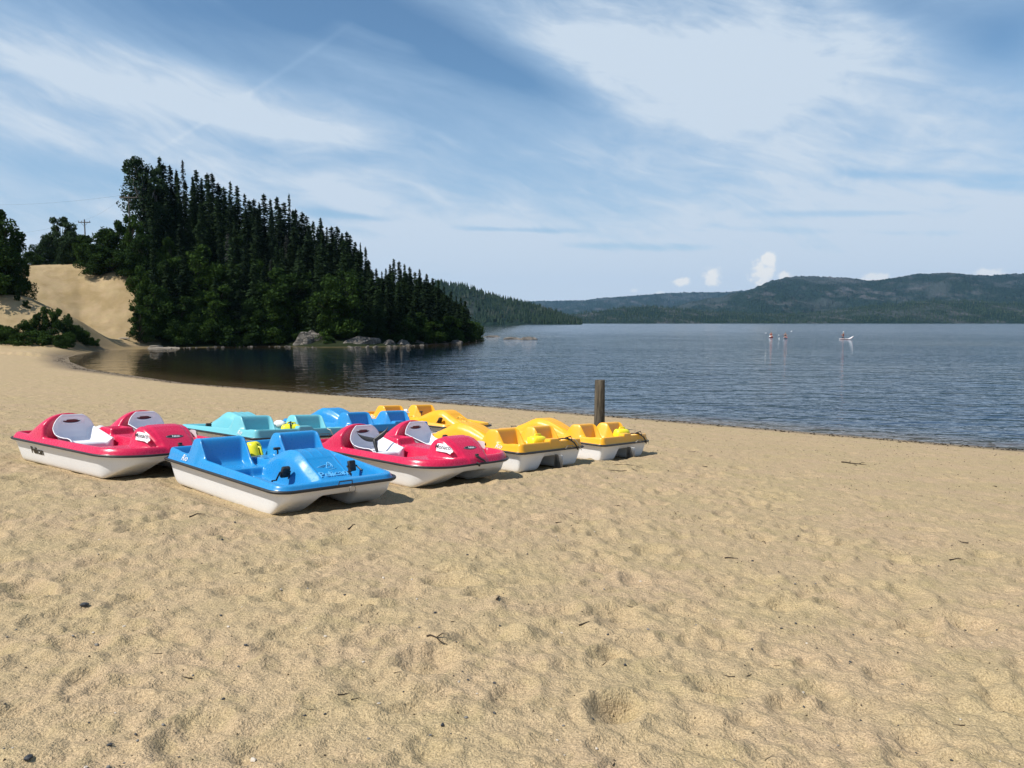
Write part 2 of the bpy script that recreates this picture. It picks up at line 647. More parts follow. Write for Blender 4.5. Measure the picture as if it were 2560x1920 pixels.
def build_ground():
    th = np.concatenate([np.linspace(-180, -62, 40)[:-1], np.linspace(-62, -40, 60)[:-1], np.linspace(-40, 40, 640),
                         np.linspace(40, 62, 60)[1:], np.linspace(62, 180, 40)[1:]])
    rr = [0.02, 0.5, 1.0, 1.5, 2.0]
    r = 2.0
    while r < 260:
        if r < 30:
            r += max(0.012, min(r * r / 800, 0.05 + 0.004 * max(r - 8, 0)))
        elif r < 60:
            r += 0.25
        elif r < 130:
            r += 0.4
        else:
            r *= 1.04
        rr.append(r)
    while r < 950:
        r *= 1.15
        rr.append(r)
    rr = np.array(rr)
    A, Rr = np.meshgrid(np.radians(th), rr)
    X, Y = Rr * np.sin(A), Rr * np.cos(A)
    Z = np.zeros_like(X)
    D = np.zeros_like(X)
    for i in range(0, len(rr), 64):
        z, d = ground(X[i:i + 64], Y[i:i + 64])
        Z[i:i + 64], D[i:i + 64] = z, d
    nr, na = X.shape
    idx = np.arange(nr * na).reshape(nr, na)
    F = np.stack([idx[:-1, :-1], idx[1:, :-1], idx[1:, 1:], idx[:-1, 1:]], -1).reshape(-1, 4)[:, ::-1]
    V = np.stack([X, Y, Z], -1).reshape(-1, 3)
    me = mesh_from('ground', V, F, True)
    at = me.attributes.new('inland', 'FLOAT', 'POINT')
    at.data.foreach_set('value', D.ravel().astype(np.float32))
    px = ((X / np.maximum(Y, 1.0)) * FPX + 1280) * 2212 / 2560
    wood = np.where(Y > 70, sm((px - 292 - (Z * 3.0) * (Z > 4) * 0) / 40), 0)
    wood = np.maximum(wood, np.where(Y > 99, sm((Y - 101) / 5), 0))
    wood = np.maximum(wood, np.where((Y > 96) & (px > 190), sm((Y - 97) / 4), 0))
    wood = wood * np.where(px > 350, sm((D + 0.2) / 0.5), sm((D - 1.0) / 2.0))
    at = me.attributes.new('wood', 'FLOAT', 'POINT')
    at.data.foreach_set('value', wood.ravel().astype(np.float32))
    return me


m_sand, s, b = mat('sand', rough=0.95, spec=0.15)
tcs = s.n.new('ShaderNodeTexCoord').outputs['Object']
a_in = s.n.new('ShaderNodeAttribute')
a_in.attribute_name = 'inland'
a_wd = s.n.new('ShaderNodeAttribute')
a_wd.attribute_name = 'wood'
patch = s.noise(tcs, 1.1, 4, 0.55)
patch2 = s.noise(tcs, 4.5, 3, 0.6, 0.3)
base = s.mix(s.smooth(patch, 0.3, 0.7), (0.400, 0.303, 0.168), (0.420, 0.303, 0.184))
base = s.mix(s.smooth(patch2, 0.45, 0.75, 0.0, 0.55), base, (0.33, 0.262, 0.132))
g1 = s.noise(tcs, 130, 2, 0.6)
g2 = s.noise(tcs, 310, 1, 0.5)
g3 = s.noise(tcs, 60, 2, 0.6)
base = s.mix(1.0, base, s.xyz(*[s.lin(g1, 0.3, 0.7, 0.62, 1.36)] * 3), 'MULTIPLY')
base = s.mix(s.smooth(g2, 0.62, 0.72, 0.0, 0.36), base, (0.13, 0.09, 0.06))
base = s.mix(s.smooth(g2, 0.34, 0.26, 0.0, 0.55), base, (0.75, 0.62, 0.45))
base = s.mix(s.smooth(g3, 0.68, 0.78, 0.0, 0.6), base, (0.12, 0.08, 0.05))
edge = s.m('ADD', a_in.outputs['Fac'], s.m('MULTIPLY', s.m('SUBTRACT', s.noise(tcs, 0.9, 4, 0.6), 0.5), 0.9))
edge = s.m('MULTIPLY', edge, s.smooth(s.sep(tcs)[0], -27.0, -14.0, 0.42, 1.0))
base = s.mix(s.smooth(edge, 1.1, 0.30, 0.0, 0.80), base, (0.14, 0.105, 0.068))
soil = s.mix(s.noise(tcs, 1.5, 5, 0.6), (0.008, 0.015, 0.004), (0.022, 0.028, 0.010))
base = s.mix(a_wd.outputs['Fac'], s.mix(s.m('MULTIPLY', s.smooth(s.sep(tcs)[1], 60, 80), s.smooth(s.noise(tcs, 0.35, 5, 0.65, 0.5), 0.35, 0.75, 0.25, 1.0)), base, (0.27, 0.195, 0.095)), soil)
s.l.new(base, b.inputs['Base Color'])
s.put(b.inputs['Roughness'], s.smooth(edge, 0.2, 0.9, 0.45, 0.95))
bp = s.n.new('ShaderNodeBump')
bp.inputs['Strength'].default_value = 0.75
bp.inputs['Distance'].default_value = 0.008
hgt = s.m('ADD', s.m('ADD', s.m('MULTIPLY', g1, 0.9), s.m('MULTIPLY', g3, 1.2)), s.m('MULTIPLY', s.noise(tcs, 18, 4, 0.65), 4.5))
s.l.new(hgt, bp.inputs['Height'])
s.l.new(bp.outputs[0], b.inputs['Normal'])
tag(link('beach', build_ground(), m_sand), kind='structure')

# ------------------------------------------------------------------ water
m_water, s, b = mat('lake water', (0.010, 0.016, 0.022), 0.06, 0.5)
b.inputs['IOR'].default_value = 1.333
tcs = s.n.new('ShaderNodeTexCoord').outputs['Object']
px_, py_, pz_ = s.sep(tcs)
rng = s.m('SQRT', s.m('ADD', s.m('MULTIPLY', px_, px_), s.m('MULTIPLY', py_, py_)))
# the sheltered bay under the wooded point lies calmer than the open lake
calm = s.m('MULTIPLY', s.smooth(s.m('SUBTRACT', px_, s.m('MULTIPLY', py_, 0.02)), -14.0, 6.0, 0.22, 1.0), 1.0)
calm = s.m('MULTIPLY', calm, s.smooth(s.noise(tcs, 0.035, 3, 0.5, 0.6), 0.3, 0.65, 0.55, 1.15))
rip = s.mapping(tcs, (0.85, 1.35, 1.0), (0, 0, R(8)))
n1 = s.noise(rip, 1.0, 2, 0.50, 0.4)
n2 = s.noise(s.mapping(tcs, (0.9, 1.5, 1.0), (0, 0, R(-14)), (3, 9, 0)), 3.0, 2, 0.5, 0.2)
n3 = s.noise(s.mapping(tcs, (0.8, 1.6, 1.0), (0, 0, R(3)), (3, 9, 0)), 0.22, 3, 0.6, 0.3)
h = s.m('ADD', s.m('MULTIPLY', n1, 1.0), s.m('ADD', s.m('MULTIPLY', n2, 0.26), s.m('MULTIPLY', n3, 1.9)))
bp = s.n.new('ShaderNodeBump')
s.l.new(h, bp.inputs['Height'])
s.put(bp.inputs['Distance'], 0.16)
s.l.new(s.m('MULTIPLY', calm, s.smooth(rng, 20, 200, 1.0, 0.9)), bp.inputs['Strength'])
s.put(b.inputs['Roughness'], s.m('MULTIPLY', s.smooth(rng, 15, 300, 0.02, 0.12), s.smooth(calm, 0.1, 0.6, 0.3, 1.0)))
s.l.new(bp.outputs[0], b.inputs['Normal'])
a_sh = s.n.new('ShaderNodeAttribute')
a_sh.attribute_name = 'depth'
dpt = a_sh.outputs['Fac']
cw = s.mix(s.smooth(dpt, 0.0, 0.35), (0.085, 0.058, 0.032), (0.028, 0.020, 0.010))
cw = s.mix(s.smooth(dpt, 0.2, 1.6), cw, (0.005, 0.012, 0.022))
cw = s.mix(s.m('MULTIPLY', s.smooth(calm, 0.30, 0.9), s.smooth(dpt, 0.04, 0.26)), cw, (0.018, 0.038, 0.070))  # open water's blue, raised to stand in for missing sky reflection
s.l.new(cw, b.inputs['Base Color'])


def build_water():
    th = np.radians(np.linspace(-75, 75, 260))
    rr = [3.0]
    while rr[-1] < 7000:
        rr.append(rr[-1] * (1.012 if 10 < rr[-1] < 140 else 1.08))
    A, Rr = np.meshgrid(th, np.array(rr))
    X, Y = Rr * np.sin(A), Rr * np.cos(A)
    d = shore_dist(X, Y)
    idx = np.arange(X.size).reshape(X.shape)
    F = np.stack([idx[:-1, :-1], idx[1:, :-1], idx[1:, 1:], idx[:-1, 1:]], -1).reshape(-1, 4)[:, ::-1]
    me = mesh_from('lake_water', np.stack([X, Y, np.full_like(X, WATER_Z)], -1).reshape(-1, 3), F, True)
    at = me.attributes.new('depth', 'FLOAT', 'POINT')
    at.data.foreach_set('value', (np.clip(-d, 0, 30) * 0.11).ravel().astype(np.float32))
    return me


tag(link('lake_water', build_water(), m_water), kind='structure')
# ------------------------------------------------------------------ pedal boats
def plastic(name, col, rough=0.33, wear=0.12, dust=(0.5, 0.4, 0.27)):
    m, s, b = mat(name, col, rough, 0.5)
    t = s.n.new('ShaderNodeTexCoord').outputs['Object']
    n = s.noise(t, 3.0, 5, 0.6)
    n2 = s.noise(t, 38, 4, 0.65)
    faded = tuple(c * 0.84 + 0.06 for c in col)
    c = s.mix(s.smooth(n, 0.3, 0.8, 0.0, 0.35), col, faded)
    c = s.mix(s.smooth(n2, 0.6, 0.8, 0.0, wear), c, dust)
    c = s.mix(s.smooth(s.noise(t, 150, 2, 0.5), 0.64, 0.75, 0.0, wear * 2.2), c, dust)
    s.l.new(c, b.inputs['Base Color'])
    s.put(b.inputs['Roughness'], s.lin(n2, 0.3, 0.7, rough - 0.05, rough + 0.12))
    bp = s.n.new('ShaderNodeBump')
    bp.inputs['Strength'].default_value = 0.12
    bp.inputs['Distance'].default_value = 0.01
    s.l.new(s.noise(t, 9, 2, 0.5), bp.inputs['Height'])
    s.l.new(bp.outputs[0], b.inputs['Normal'])
    return m


P_BLUE = plastic('blue plastic', (0.012, 0.235, 0.54), 0.27)
P_TEAL = plastic('teal plastic', (0.15, 0.48, 0.54))
P_YEL = plastic('yellow plastic', (0.85, 0.39, 0.003))
P_RED = plastic('red plastic', (0.60, 0.010, 0.062), 0.24, 0.015)
P_SEAT = plastic('white seat plastic', (0.74, 0.74, 0.78), 0.38, 0.1)
P_HULL = plastic('white hull plastic', (0.82, 0.82, 0.82), 0.32, 0.30, (0.42, 0.33, 0.22))
P_BLACK = plastic('black rubber', (0.012, 0.012, 0.013), 0.42, 0.12)
P_MET = mat('grey metal', (0.25, 0.25, 0.25), 0.35, 0.5, 0.9)[0]
P_LEMON = plastic('lemon plastic', (0.86, 0.78, 0.02), 0.4)
P_WHITE = mat('white print', (0.8, 0.8, 0.8), 0.4)[0]
P_INK = mat('black print', (0.012, 0.012, 0.012), 0.4)[0]
P_SILVER = mat('silver print', (0.45, 0.45, 0.47), 0.4)[0]
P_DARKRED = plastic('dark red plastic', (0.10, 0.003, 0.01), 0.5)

HIGHLIT = {}  # lighter plastics for hood lettering and bird: edge highlights put into the colour
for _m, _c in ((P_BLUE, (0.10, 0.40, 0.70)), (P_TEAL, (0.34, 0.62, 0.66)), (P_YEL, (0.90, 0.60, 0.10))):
    HIGHLIT[_m.name] = plastic('highlit ' + _m.name, _c, 0.4)

BL = 1.155


class Shape:
    """plan outline of a boat: tapered box with rounded corners"""
    def __init__(self, ws, wb, rs, rb, L=BL):
        self.ws, self.wb, self.rs, self.rb, self.L = ws, wb, rs, rb, L

    def w(self, x):
        return self.ws + (self.wb - self.ws) * (x + self.L) / (2 * self.L)

    def r(self, x):
        return np.where(x > 0, self.rb, self.rs)

    def dist(self, x, y):
        r = self.r(x)
        qx = np.abs(x) - (self.L - r)
        qy = np.abs(y) - (self.w(x) - r)
        return -(np.hypot(np.maximum(qx, 0), np.maximum(qy, 0)) + np.minimum(np.maximum(qx, qy), 0) - r)

    def hw(self, x):
        r = self.r(x)
        q = np.clip(np.abs(x) - (self.L - r), 0, r)
        return self.w(x) - r + np.sqrt(np.maximum(r * r - q * q, 0))

    def grid(self, nx, ny):
        t = np.linspace(-1, 1, nx)
        x = self.L * np.sign(t) * (1 - (1 - np.abs(t)) ** 1.12)
        v = np.linspace(-1, 1, ny)
        v = np.sign(v) * (1 - (1 - np.abs(v)) ** 1.12)
        X = np.repeat(x[:, None], ny, 1)
        Y = v[None, :] * self.hw(x)[:, None]
        return X, Y

    def outline(self, n=14, inset=0.0):
        pts = []
        for (sx, r) in ((1, self.rb), (-1, self.rs)):
            for sy in ((-1, 1) if sx > 0 else (1, -1)):
                for k in range(n + 1):
                    a = {(1, -1): -90, (1, 1): 0, (-1, 1): 90, (-1, -1): 180}[(sx, sy)] + 90 * k / n
                    x = sx * (self.L - r) + (r - inset) * math.cos(R(a))
                    pts.append((x, sy * (self.w(x) - r) + (r - inset) * math.sin(R(a))))
        return pts


def blur(z, n=1):
    for _ in range(n):
        q = np.pad(z, 1, mode='edge')
        z = (q[:-2, 1:-1] + 2 * q[1:-1, 1:-1] + q[2:, 1:-1]) / 4
        q = np.pad(z, 1, mode='edge')
        z = (q[1:-1, :-2] + 2 * q[1:-1, 1:-1] + q[1:-1, 2:]) / 4
    return z


def grid_normals(X, Y, Z):
    P3 = np.stack([X, Y, Z], -1)
    du = np.gradient(P3, axis=0)
    dv = np.gradient(P3, axis=1)
    n = np.cross(du, dv)
    n /= np.linalg.norm(n, axis=-1, keepdims=True) + 1e-12
    return n


def split_grid(X, Y, Z, ids, flip=False):
    """one mesh per id of the faces of a moulded sheet; smooth normals run on across the cuts"""
    N = grid_normals(X, Y, Z)
    if flip:
        N = -N
    nx, ny = X.shape
    idx = np.arange(nx * ny).reshape(nx, ny)
    F = np.stack([idx[:-1, :-1], idx[1:, :-1], idx[1:, 1:], idx[:-1, 1:]], -1).reshape(-1, 4)
    if flip:
        F = F[:, ::-1]
    fid = ids[:-1, :-1].reshape(-1)
    V = np.stack([X, Y, Z], -1).reshape(-1, 3)
    N = N.reshape(-1, 3)
    out = {}
    for k in np.unique(fid):
        f = F[fid == k]
        u, inv_ = np.unique(f, return_inverse=True)
        out[int(k)] = mesh_from('shell', V[u], inv_.reshape(-1, 4), True, N[u])
    return out


def interp2(X, Y, Z, x, y, S):
    """height of the moulded sheet at (x, y)"""
    i = np.abs(X[:, 0] - x).argmin()
    j = np.abs(Y[i, :] - y).argmin()
    return float(Z[i, j])


RIO = Shape(0.8135, 0.673, 0.11, 0.17)
MON = Shape(0.821, 0.800, 0.16, 0.46, 1.25)
RIM = 0.286


def rio_deck():
    X, Y = RIO.grid(240, 170)
    D = RIO.dist(X, Y)
    A = np.abs(Y)
    ch = np.interp(X, [-1.155, -0.95, -0.85, -0.2, 0.5, 0.95, 1.155], [0.118, 0.112, 0.098, 0.082, 0.062, 0.050, 0.042])
    coam = RIM + ch
    zi = np.full_like(X, 0.30)
    zi = np.where((X < -0.62) & (A < 0.15), 0.25, zi)
    W = RIO.w(X)
    seat = 0.275 + 0.02 * ramp(X, -0.25, -0.03) + 0.35 * np.maximum(A - 0.62, 0)
    zi = np.where((X > -0.52) & (X < -0.04) & (A > 0.12), seat, zi)
    well = 0.13 + 0.20 * ramp(X, 0.84, 1.04)
    well = np.maximum(well, 0.212 * (A < 0.335))
    zi = np.where(X >= -0.04, well, zi)
    cons = np.interp(X, [-0.5, -0.2, 0.15, 0.30], [0.33, 0.352, 0.36, 0.375])
    cons = np.where((np.hypot(X + 0.20, A - 0.055) < 0.042), 0.31, cons)
    zi = np.where((X > -0.55) & (X < 0.35) & (A < 0.125), np.maximum(zi, cons), zi)
    # raised ledge beside the seats
    ins = ramp(D, 0.085 + 0.03 * (X > 0.6), 0.125 + 0.03 * (X > 0.6))
    base = coam * (1 - ins) + zi * ins
    base = RIM + (base - RIM) * ramp(D, 0.026, 0.048) * (D < 0.075) + np.where(D >= 0.075, base - RIM, 0)
    # hood
    top = np.interp(X, [-0.08, -0.03, 0.12, 0.28, 0.42, 0.52, 0.60, 0.70, 0.80, 1.05], [0.345, 0.385, 0.445, 0.500, 0.532, 0.541, 0.532, 0.492, 0.438, 0.326])
    hwid = np.interp(X, [-0.05, 0.2, 0.5, 1.05], [0.12, 0.15, 0.168, 0.165])
    hood = top - 1.1 * np.maximum(0, A - hwid) - 3.4 * np.maximum(0, A - hwid - 0.07)
    hood = np.where((X > -0.08) & (X < 1.06), hood, 0)
    # backs
    yc = 0.445
    dy = np.abs(A - yc)
    cheek = np.interp(X, [-0.82, -0.765, -0.665, -0.635, -0.60, -0.50, -0.465, -0.43, -0.32, -0.24], [0.30, 0.36, 0.515, 0.550, 0.558, 0.558, 0.548, 0.50, 0.36, 0.30])
    panel = np.interp(X, [-0.78, -0.665, -0.612, -0.59, -0.51, -0.488, -0.435, -0.36], [0.28, 0.315, 0.535, 0.558, 0.558, 0.535, 0.315, 0.27])
    pw = ramp(dy, 0.200, 0.226)
    back = panel * (1 - pw) + cheek * pw
    back = back - np.where(A < yc, 3.0, 3.6) * np.maximum(0, dy - 0.240)
    back = np.where((X > -0.84) & (X < -0.2), back, 0)
    Z = np.maximum(base, np.maximum(hood, back))
    ids = np.zeros(X.shape, int)
    ids[(hood > base + 0.004) & (X > -0.06)] = 1
    ids[(back > base + 0.004) & (Y > 0)] = 2
    ids[(back > base + 0.004) & (Y < 0)] = 3
    blk = (X < -0.985) & (Y > -0.16) & (Y < 0.07) & (D > 0.035)
    Z = np.where(blk, 0.435, Z)
    Z = blur(Z, 2)
    # moulded ribs over the hood
    for yr in (-0.155, -0.055, 0.055, 0.155):
        env = sm((X - 0.0) / 0.03) * sm(((0.70 if abs(yr) < 0.1 else 1.0) - X) / 0.03)
        Z = Z + 0.0065 * np.exp(-((Y - yr) / 0.0075) ** 2) * env
    rec = (np.abs(Y) < 0.145) & (X > 0.71) & (X < 1.0)
    Z = Z - 0.004 * rec
    return X, Y, Z, ids


def mon_deck():
    X, Y = MON.grid(240, 170)
    D = MON.dist(X, Y)
    A = np.abs(Y)
    ch = np.interp(X, [-1.25, -0.4, 0.2, 0.75, 1.25], [0.072, 0.066, 0.068, 0.075, 0.078])
    coam = RIM + ch
    zi = np.full_like(X, 0.33)
    zi = np.where((X < -0.86) & (X > -1.14) & (A > 0.16), 0.27, zi)
    zi = np.where((X < -0.55) & (A < 0.16), 0.30, zi)
    zi = np.where((X > -0.40) & (A > 0.14), 0.215, zi)
    zi = np.where((X > 0.12) & (A > 0.14), 0.15, zi)
    zi = np.where((X > 0.60), np.where(Y < 0, 0.335, 0.335 - 0.10 * (X > 0.72) * (X < 1.12)), zi)
    zi = np.where(A < 0.335, np.maximum(zi, 0.212), zi)
    ins = ramp(D, 0.10, 0.135)
    base = coam * (1 - ins) + zi * ins
    base = np.where(D < 0.085, RIM + (base - RIM) * np.sqrt(ramp(D, 0.02, 0.06)), base)
    box1 = np.where((X > -0.34) & (X < -0.06) & (A < 0.145), 0.455, 0)
    box1 = np.where((X > -0.28) & (X < -0.12) & (A < 0.09), 0.425, box1)
    box2 = np.where((X >= -0.06) & (X < 0.62) & (A < 0.165), 0.385 + 0.0 * X, 0)
    box2 = np.where((X >= -0.06) & (X < 0.10) & (A < 0.17), 0.395 - 0.05 * (np.sin(X * 2 * math.pi / 0.05) > 0.35), box2)
    cons = np.maximum(box1, box2)
    top = np.interp(X, [0.60, 0.645, 0.68, 0.73, 0.80, 0.90, 1.0, 1.1, 1.2, 1.24], [0.30, 0.36, 0.49, 0.548, 0.578, 0.560, 0.512, 0.445, 0.365, 0.33])
    hwid = np.interp(X, [0.6, 0.95, 1.1, 1.22], [0.295, 0.285, 0.25, 0.17])
    crown = top - 0.10 * A ** 2 - 0.012 * sm((A - 0.17) / 0.03) * (top > 0.4)
    hood = crown - 1.2 * np.maximum(0, A - hwid + 0.03) - 3.2 * np.maximum(0, A - hwid)
    hood = np.where((X > 0.60) & (X < 1.235), hood, 0)
    yc = 0.465
    dy = A - yc
    arch = np.sqrt(np.maximum(0, 1 - (np.abs(dy) / 0.345) ** 2.2))
    prof = np.where(X < -0.47, sm((X + 1.04) / 0.55) ** 1.15, 1.0) * np.where(X > -0.45, 1 - ramp(X, -0.440, -0.415), 1.0)
    back = 0.30 + 0.325 * arch * prof
    back = np.where(prof > 0, back, 0)
    # the inner shoulders sweep down to the middle of the boat
    sh = 0.33 + 0.10 * np.exp(-((A - 0.12) / 0.07) ** 2) * np.where(X < -0.4, sm((X + 0.85) / 0.4), 1 - ramp(X, -0.2, 0.1))
    sh = np.where((A < 0.22) & (A > 0.10) & (X > -0.85) & (X < 0.1), sh, 0)
    back = np.maximum(back, sh)
    back = np.where(D > 0.05, back, 0)
    Z = np.maximum(np.maximum(base, cons), np.maximum(hood, back))
    ids = np.zeros(X.shape, int)
    ids[(hood > base + 0.01) & (X > 0.60)] = 1
    ids[(cons > base + 0.004) & (X < 0.6) & (cons >= back)] = 4
    bm = (back > base + 0.01) & (back >= cons) & (A > 0.1)
    ids[bm & (Y > 0)] = 2
    ids[bm & (Y < 0)] = 3
    Z = blur(Z, 2)
    return X, Y, Z, ids


HULL_GRID = {}


def hull_side(S, x, zz):
    X, Y, z = HULL_GRID[S is MON]
    i = int(np.abs(X[:, 0] - x).argmin())
    j = np.where((Y[i] > 0.45))[0]
    return float(np.interp(zz, z[i][j], Y[i][j]))


def hull_mesh(S, rake, x0):
    X, Y = S.grid(150, 130)
    D = S.dist(X, Y)
    A = np.abs(Y)
    z = 0.27 * (1 - ramp(D, 0.042, 0.100 + 0.02 * (S is MON)))
    z = np.maximum(z, 0.19 * (1 - ramp(A, 0.20, 0.26)))
    zb = (np.maximum(0, (X - x0) / (S.L - x0))) ** rake * 0.25
    zb = np.maximum(zb, 0.06 * ramp(-X, S.L - 0.155, S.L - 0.035))
    z = np.maximum(z, zb)
    z = np.maximum(z, 0.03 * np.maximum(0, (A - 0.31) / 0.3) * 0 + 0.0)
    z = blur(z, 4)
    z = np.where(D < 0.012, 0.272, z)
    HULL_GRID[S is MON] = (X, Y, z)
    return split_grid(X, Y, z, np.zeros(X.shape, int), flip=True)[0]


def rim_mesh(S, zr=RIM, rad=0.016):
    pts = [(x, y, zr - 0.004) for x, y in S.outline(12)]
    V, F = tube_geo(pts, rad, 8, True, 1.0)
    return mesh_from('rim', V, F)


def flange_mesh(S):
    """white flange under the rubber rim"""
    V, F = tube_geo([(x, y, RIM - 0.020) for x, y in S.outline(12, 0.012)], 0.010, 8, True)
    return mesh_from('flange', V, F)


def drape(geo, G, x0, y0, axis, raise_=0.002, scale=1.0):
    """lay flat lettering on a moulded surface; axis: 'bow' reads for someone in front of the bow"""
    X, Y, Z = G[:3]
    V = []
    for (u, v, t) in geo[0]:
        if axis == 'bow':
            x, y = x0 - v * 0.93, y0 + u
        V.append((x, y, bil(X, Y, Z, x, y) + raise_ + t))
    return V, geo[1]


def bil(X, Y, Z, x, y):
    xs = X[:, 0]
    i = int(np.clip(np.searchsorted(xs, x) - 1, 0, len(xs) - 2))
    f = (x - xs[i]) / (xs[i + 1] - xs[i])
    a = np.interp(y, Y[i], Z[i])
    b_ = np.interp(y, Y[i + 1], Z[i + 1])
    return float(a * (1 - f) + b_ * f)


def plate(geo, origin, right, up, raise_=0.0):
    right, up = Vector(right).normalized(), Vector(up).normalized()
    n = right.cross(up)
    return [tuple(Vector(origin) + right * u + up * v + n * (t + raise_)) for (u, v, t) in geo[0]], geo[1]


def bird_geo():
    """a bird with a long bill, drawn as strokes"""
    mb = MB()
    def stroke(p, r):
        mb.add(tube_geo([(x, y, 0) for x, y in p], r, 6, False))
    stroke([(-0.095, -0.002), (-0.055, 0.010), (-0.030, 0.012)], [0.001, 0.004, 0.005])
    stroke([(-0.095, -0.004), (-0.050, -0.006), (-0.028, 0.004)], [0.001, 0.003, 0.003])
    stroke([(-0.030, 0.012), (-0.018, 0.020), (-0.008, 0.010), (-0.012, -0.006), (-0.022, -0.014), (-0.010, -0.024), (0.012, -0.026)], 0.0038)
    stroke([(0.000, 0.012), (0.012, 0.045), (0.024, 0.048), (0.034, 0.024), (0.036, 0.000), (0.028, -0.020)], 0.0040)
    stroke([(0.010, 0.006), (0.018, 0.028), (0.024, 0.010), (0.020, -0.010)], 0.003)
    stroke([(-0.010, -0.040), (0.020, -0.042), (0.050, -0.040)], [0.002, 0.004, 0.002])
    return mb.V, mb.F


def oval_geo(a, b_, n=28, pointed=0.0):
    V = []
    for k in range(n):
        t = 2 * math.pi * k / n
        r = 1.0 + pointed * abs(math.cos(t)) ** 8
        V.append((a * math.cos(t) * r, b_ * math.sin(t), 0))
    return V, [tuple(range(n))]


def pedal_parts(parent, ax, ay, az, side, flip=1):
    """bent crank with two block pedals"""
    cr = MB()
    y1, y2 = ay - 0.085 * side, ay + 0.085 * side
    th = R(60) * flip
    c1 = Vector((ax + 0.095 * math.cos(th), 0, az + 0.095 * math.sin(th)))
    c2 = Vector((ax - 0.095 * math.cos(th), 0, az - 0.095 * math.sin(th)))
    p = [(ax, y1 - 0.10 * side, az), (ax, y1 - 0.065 * side, az), (c1.x, y1 - 0.055 * side, c1.z), (c1.x, y1 + 0.055 * side, c1.z), (ax, y1 + 0.065 * side, az),
         (ax, y2 - 0.065 * side, az), (c2.x, y2 - 0.055 * side, c2.z), (c2.x, y2 + 0.055 * side, c2.z), (ax, y2 + 0.065 * side, az), (ax, y2 + 0.10 * side, az)]
    cr.tube(p, 0.0095, 6)
    c = cr.build('pedal_crank', P_BLACK, parent)
    for (q, yy, tilt) in ((c1, y1, 25), (c2, y2, -15)):
        pb = MB().box((0, 0, 0), (0.042, 0.082, 0.115), 0.010)
        for k in range(6):
            pb.box((0.0225, 0, -0.04 + k * 0.016), (0.006, 0.068, 0.006))
            pb.box((-0.0225, 0, -0.04 + k * 0.016), (0.006, 0.068, 0.006))
        pb.build('pedal', P_BLACK, parent, loc=(q.x, yy, q.z), rot=(0, R(tilt), 0))


_rio = rio_deck()
_mon = mon_deck()
RIO_M = split_grid(*_rio)
MON_M = split_grid(*_mon)
RIO_H = hull_mesh(RIO, 1.35, 0.80)
MON_H = hull_mesh(MON, 1.4, 0.78)
RIO_R, MON_R = rim_mesh(RIO), rim_mesh(MON, RIM, 0.014)
RIO_FL, MON_FL = flange_mesh(RIO), flange_mesh(MON)


def build_mesh_once(key, fn, _c={}):
    if key not in _c:
        _c[key] = fn()
    return _c[key]


def place_boat(o, x, y, a, rp, rr, dz=0.0):
    """stand the boat on the sloping sand; rp, rr: small extra pitch and roll"""
    nx, ny = SN * 0.072
    ca_, sa_ = math.cos(R(a)), math.sin(R(a))
    ex = Vector((ca_, sa_, -(nx * ca_ + ny * sa_) + rp)).normalized()
    ey = Vector((-sa_, ca_, -(-nx * sa_ + ny * ca_) + rr)).normalized()
    ez = ex.cross(ey).normalized()
    ey = ez.cross(ex)
    M = Matrix((ex, ey, ez)).transposed().to_4x4()
    M.translation = (x, y, -(nx * x + ny * y) + dz)
    o.matrix_world = M


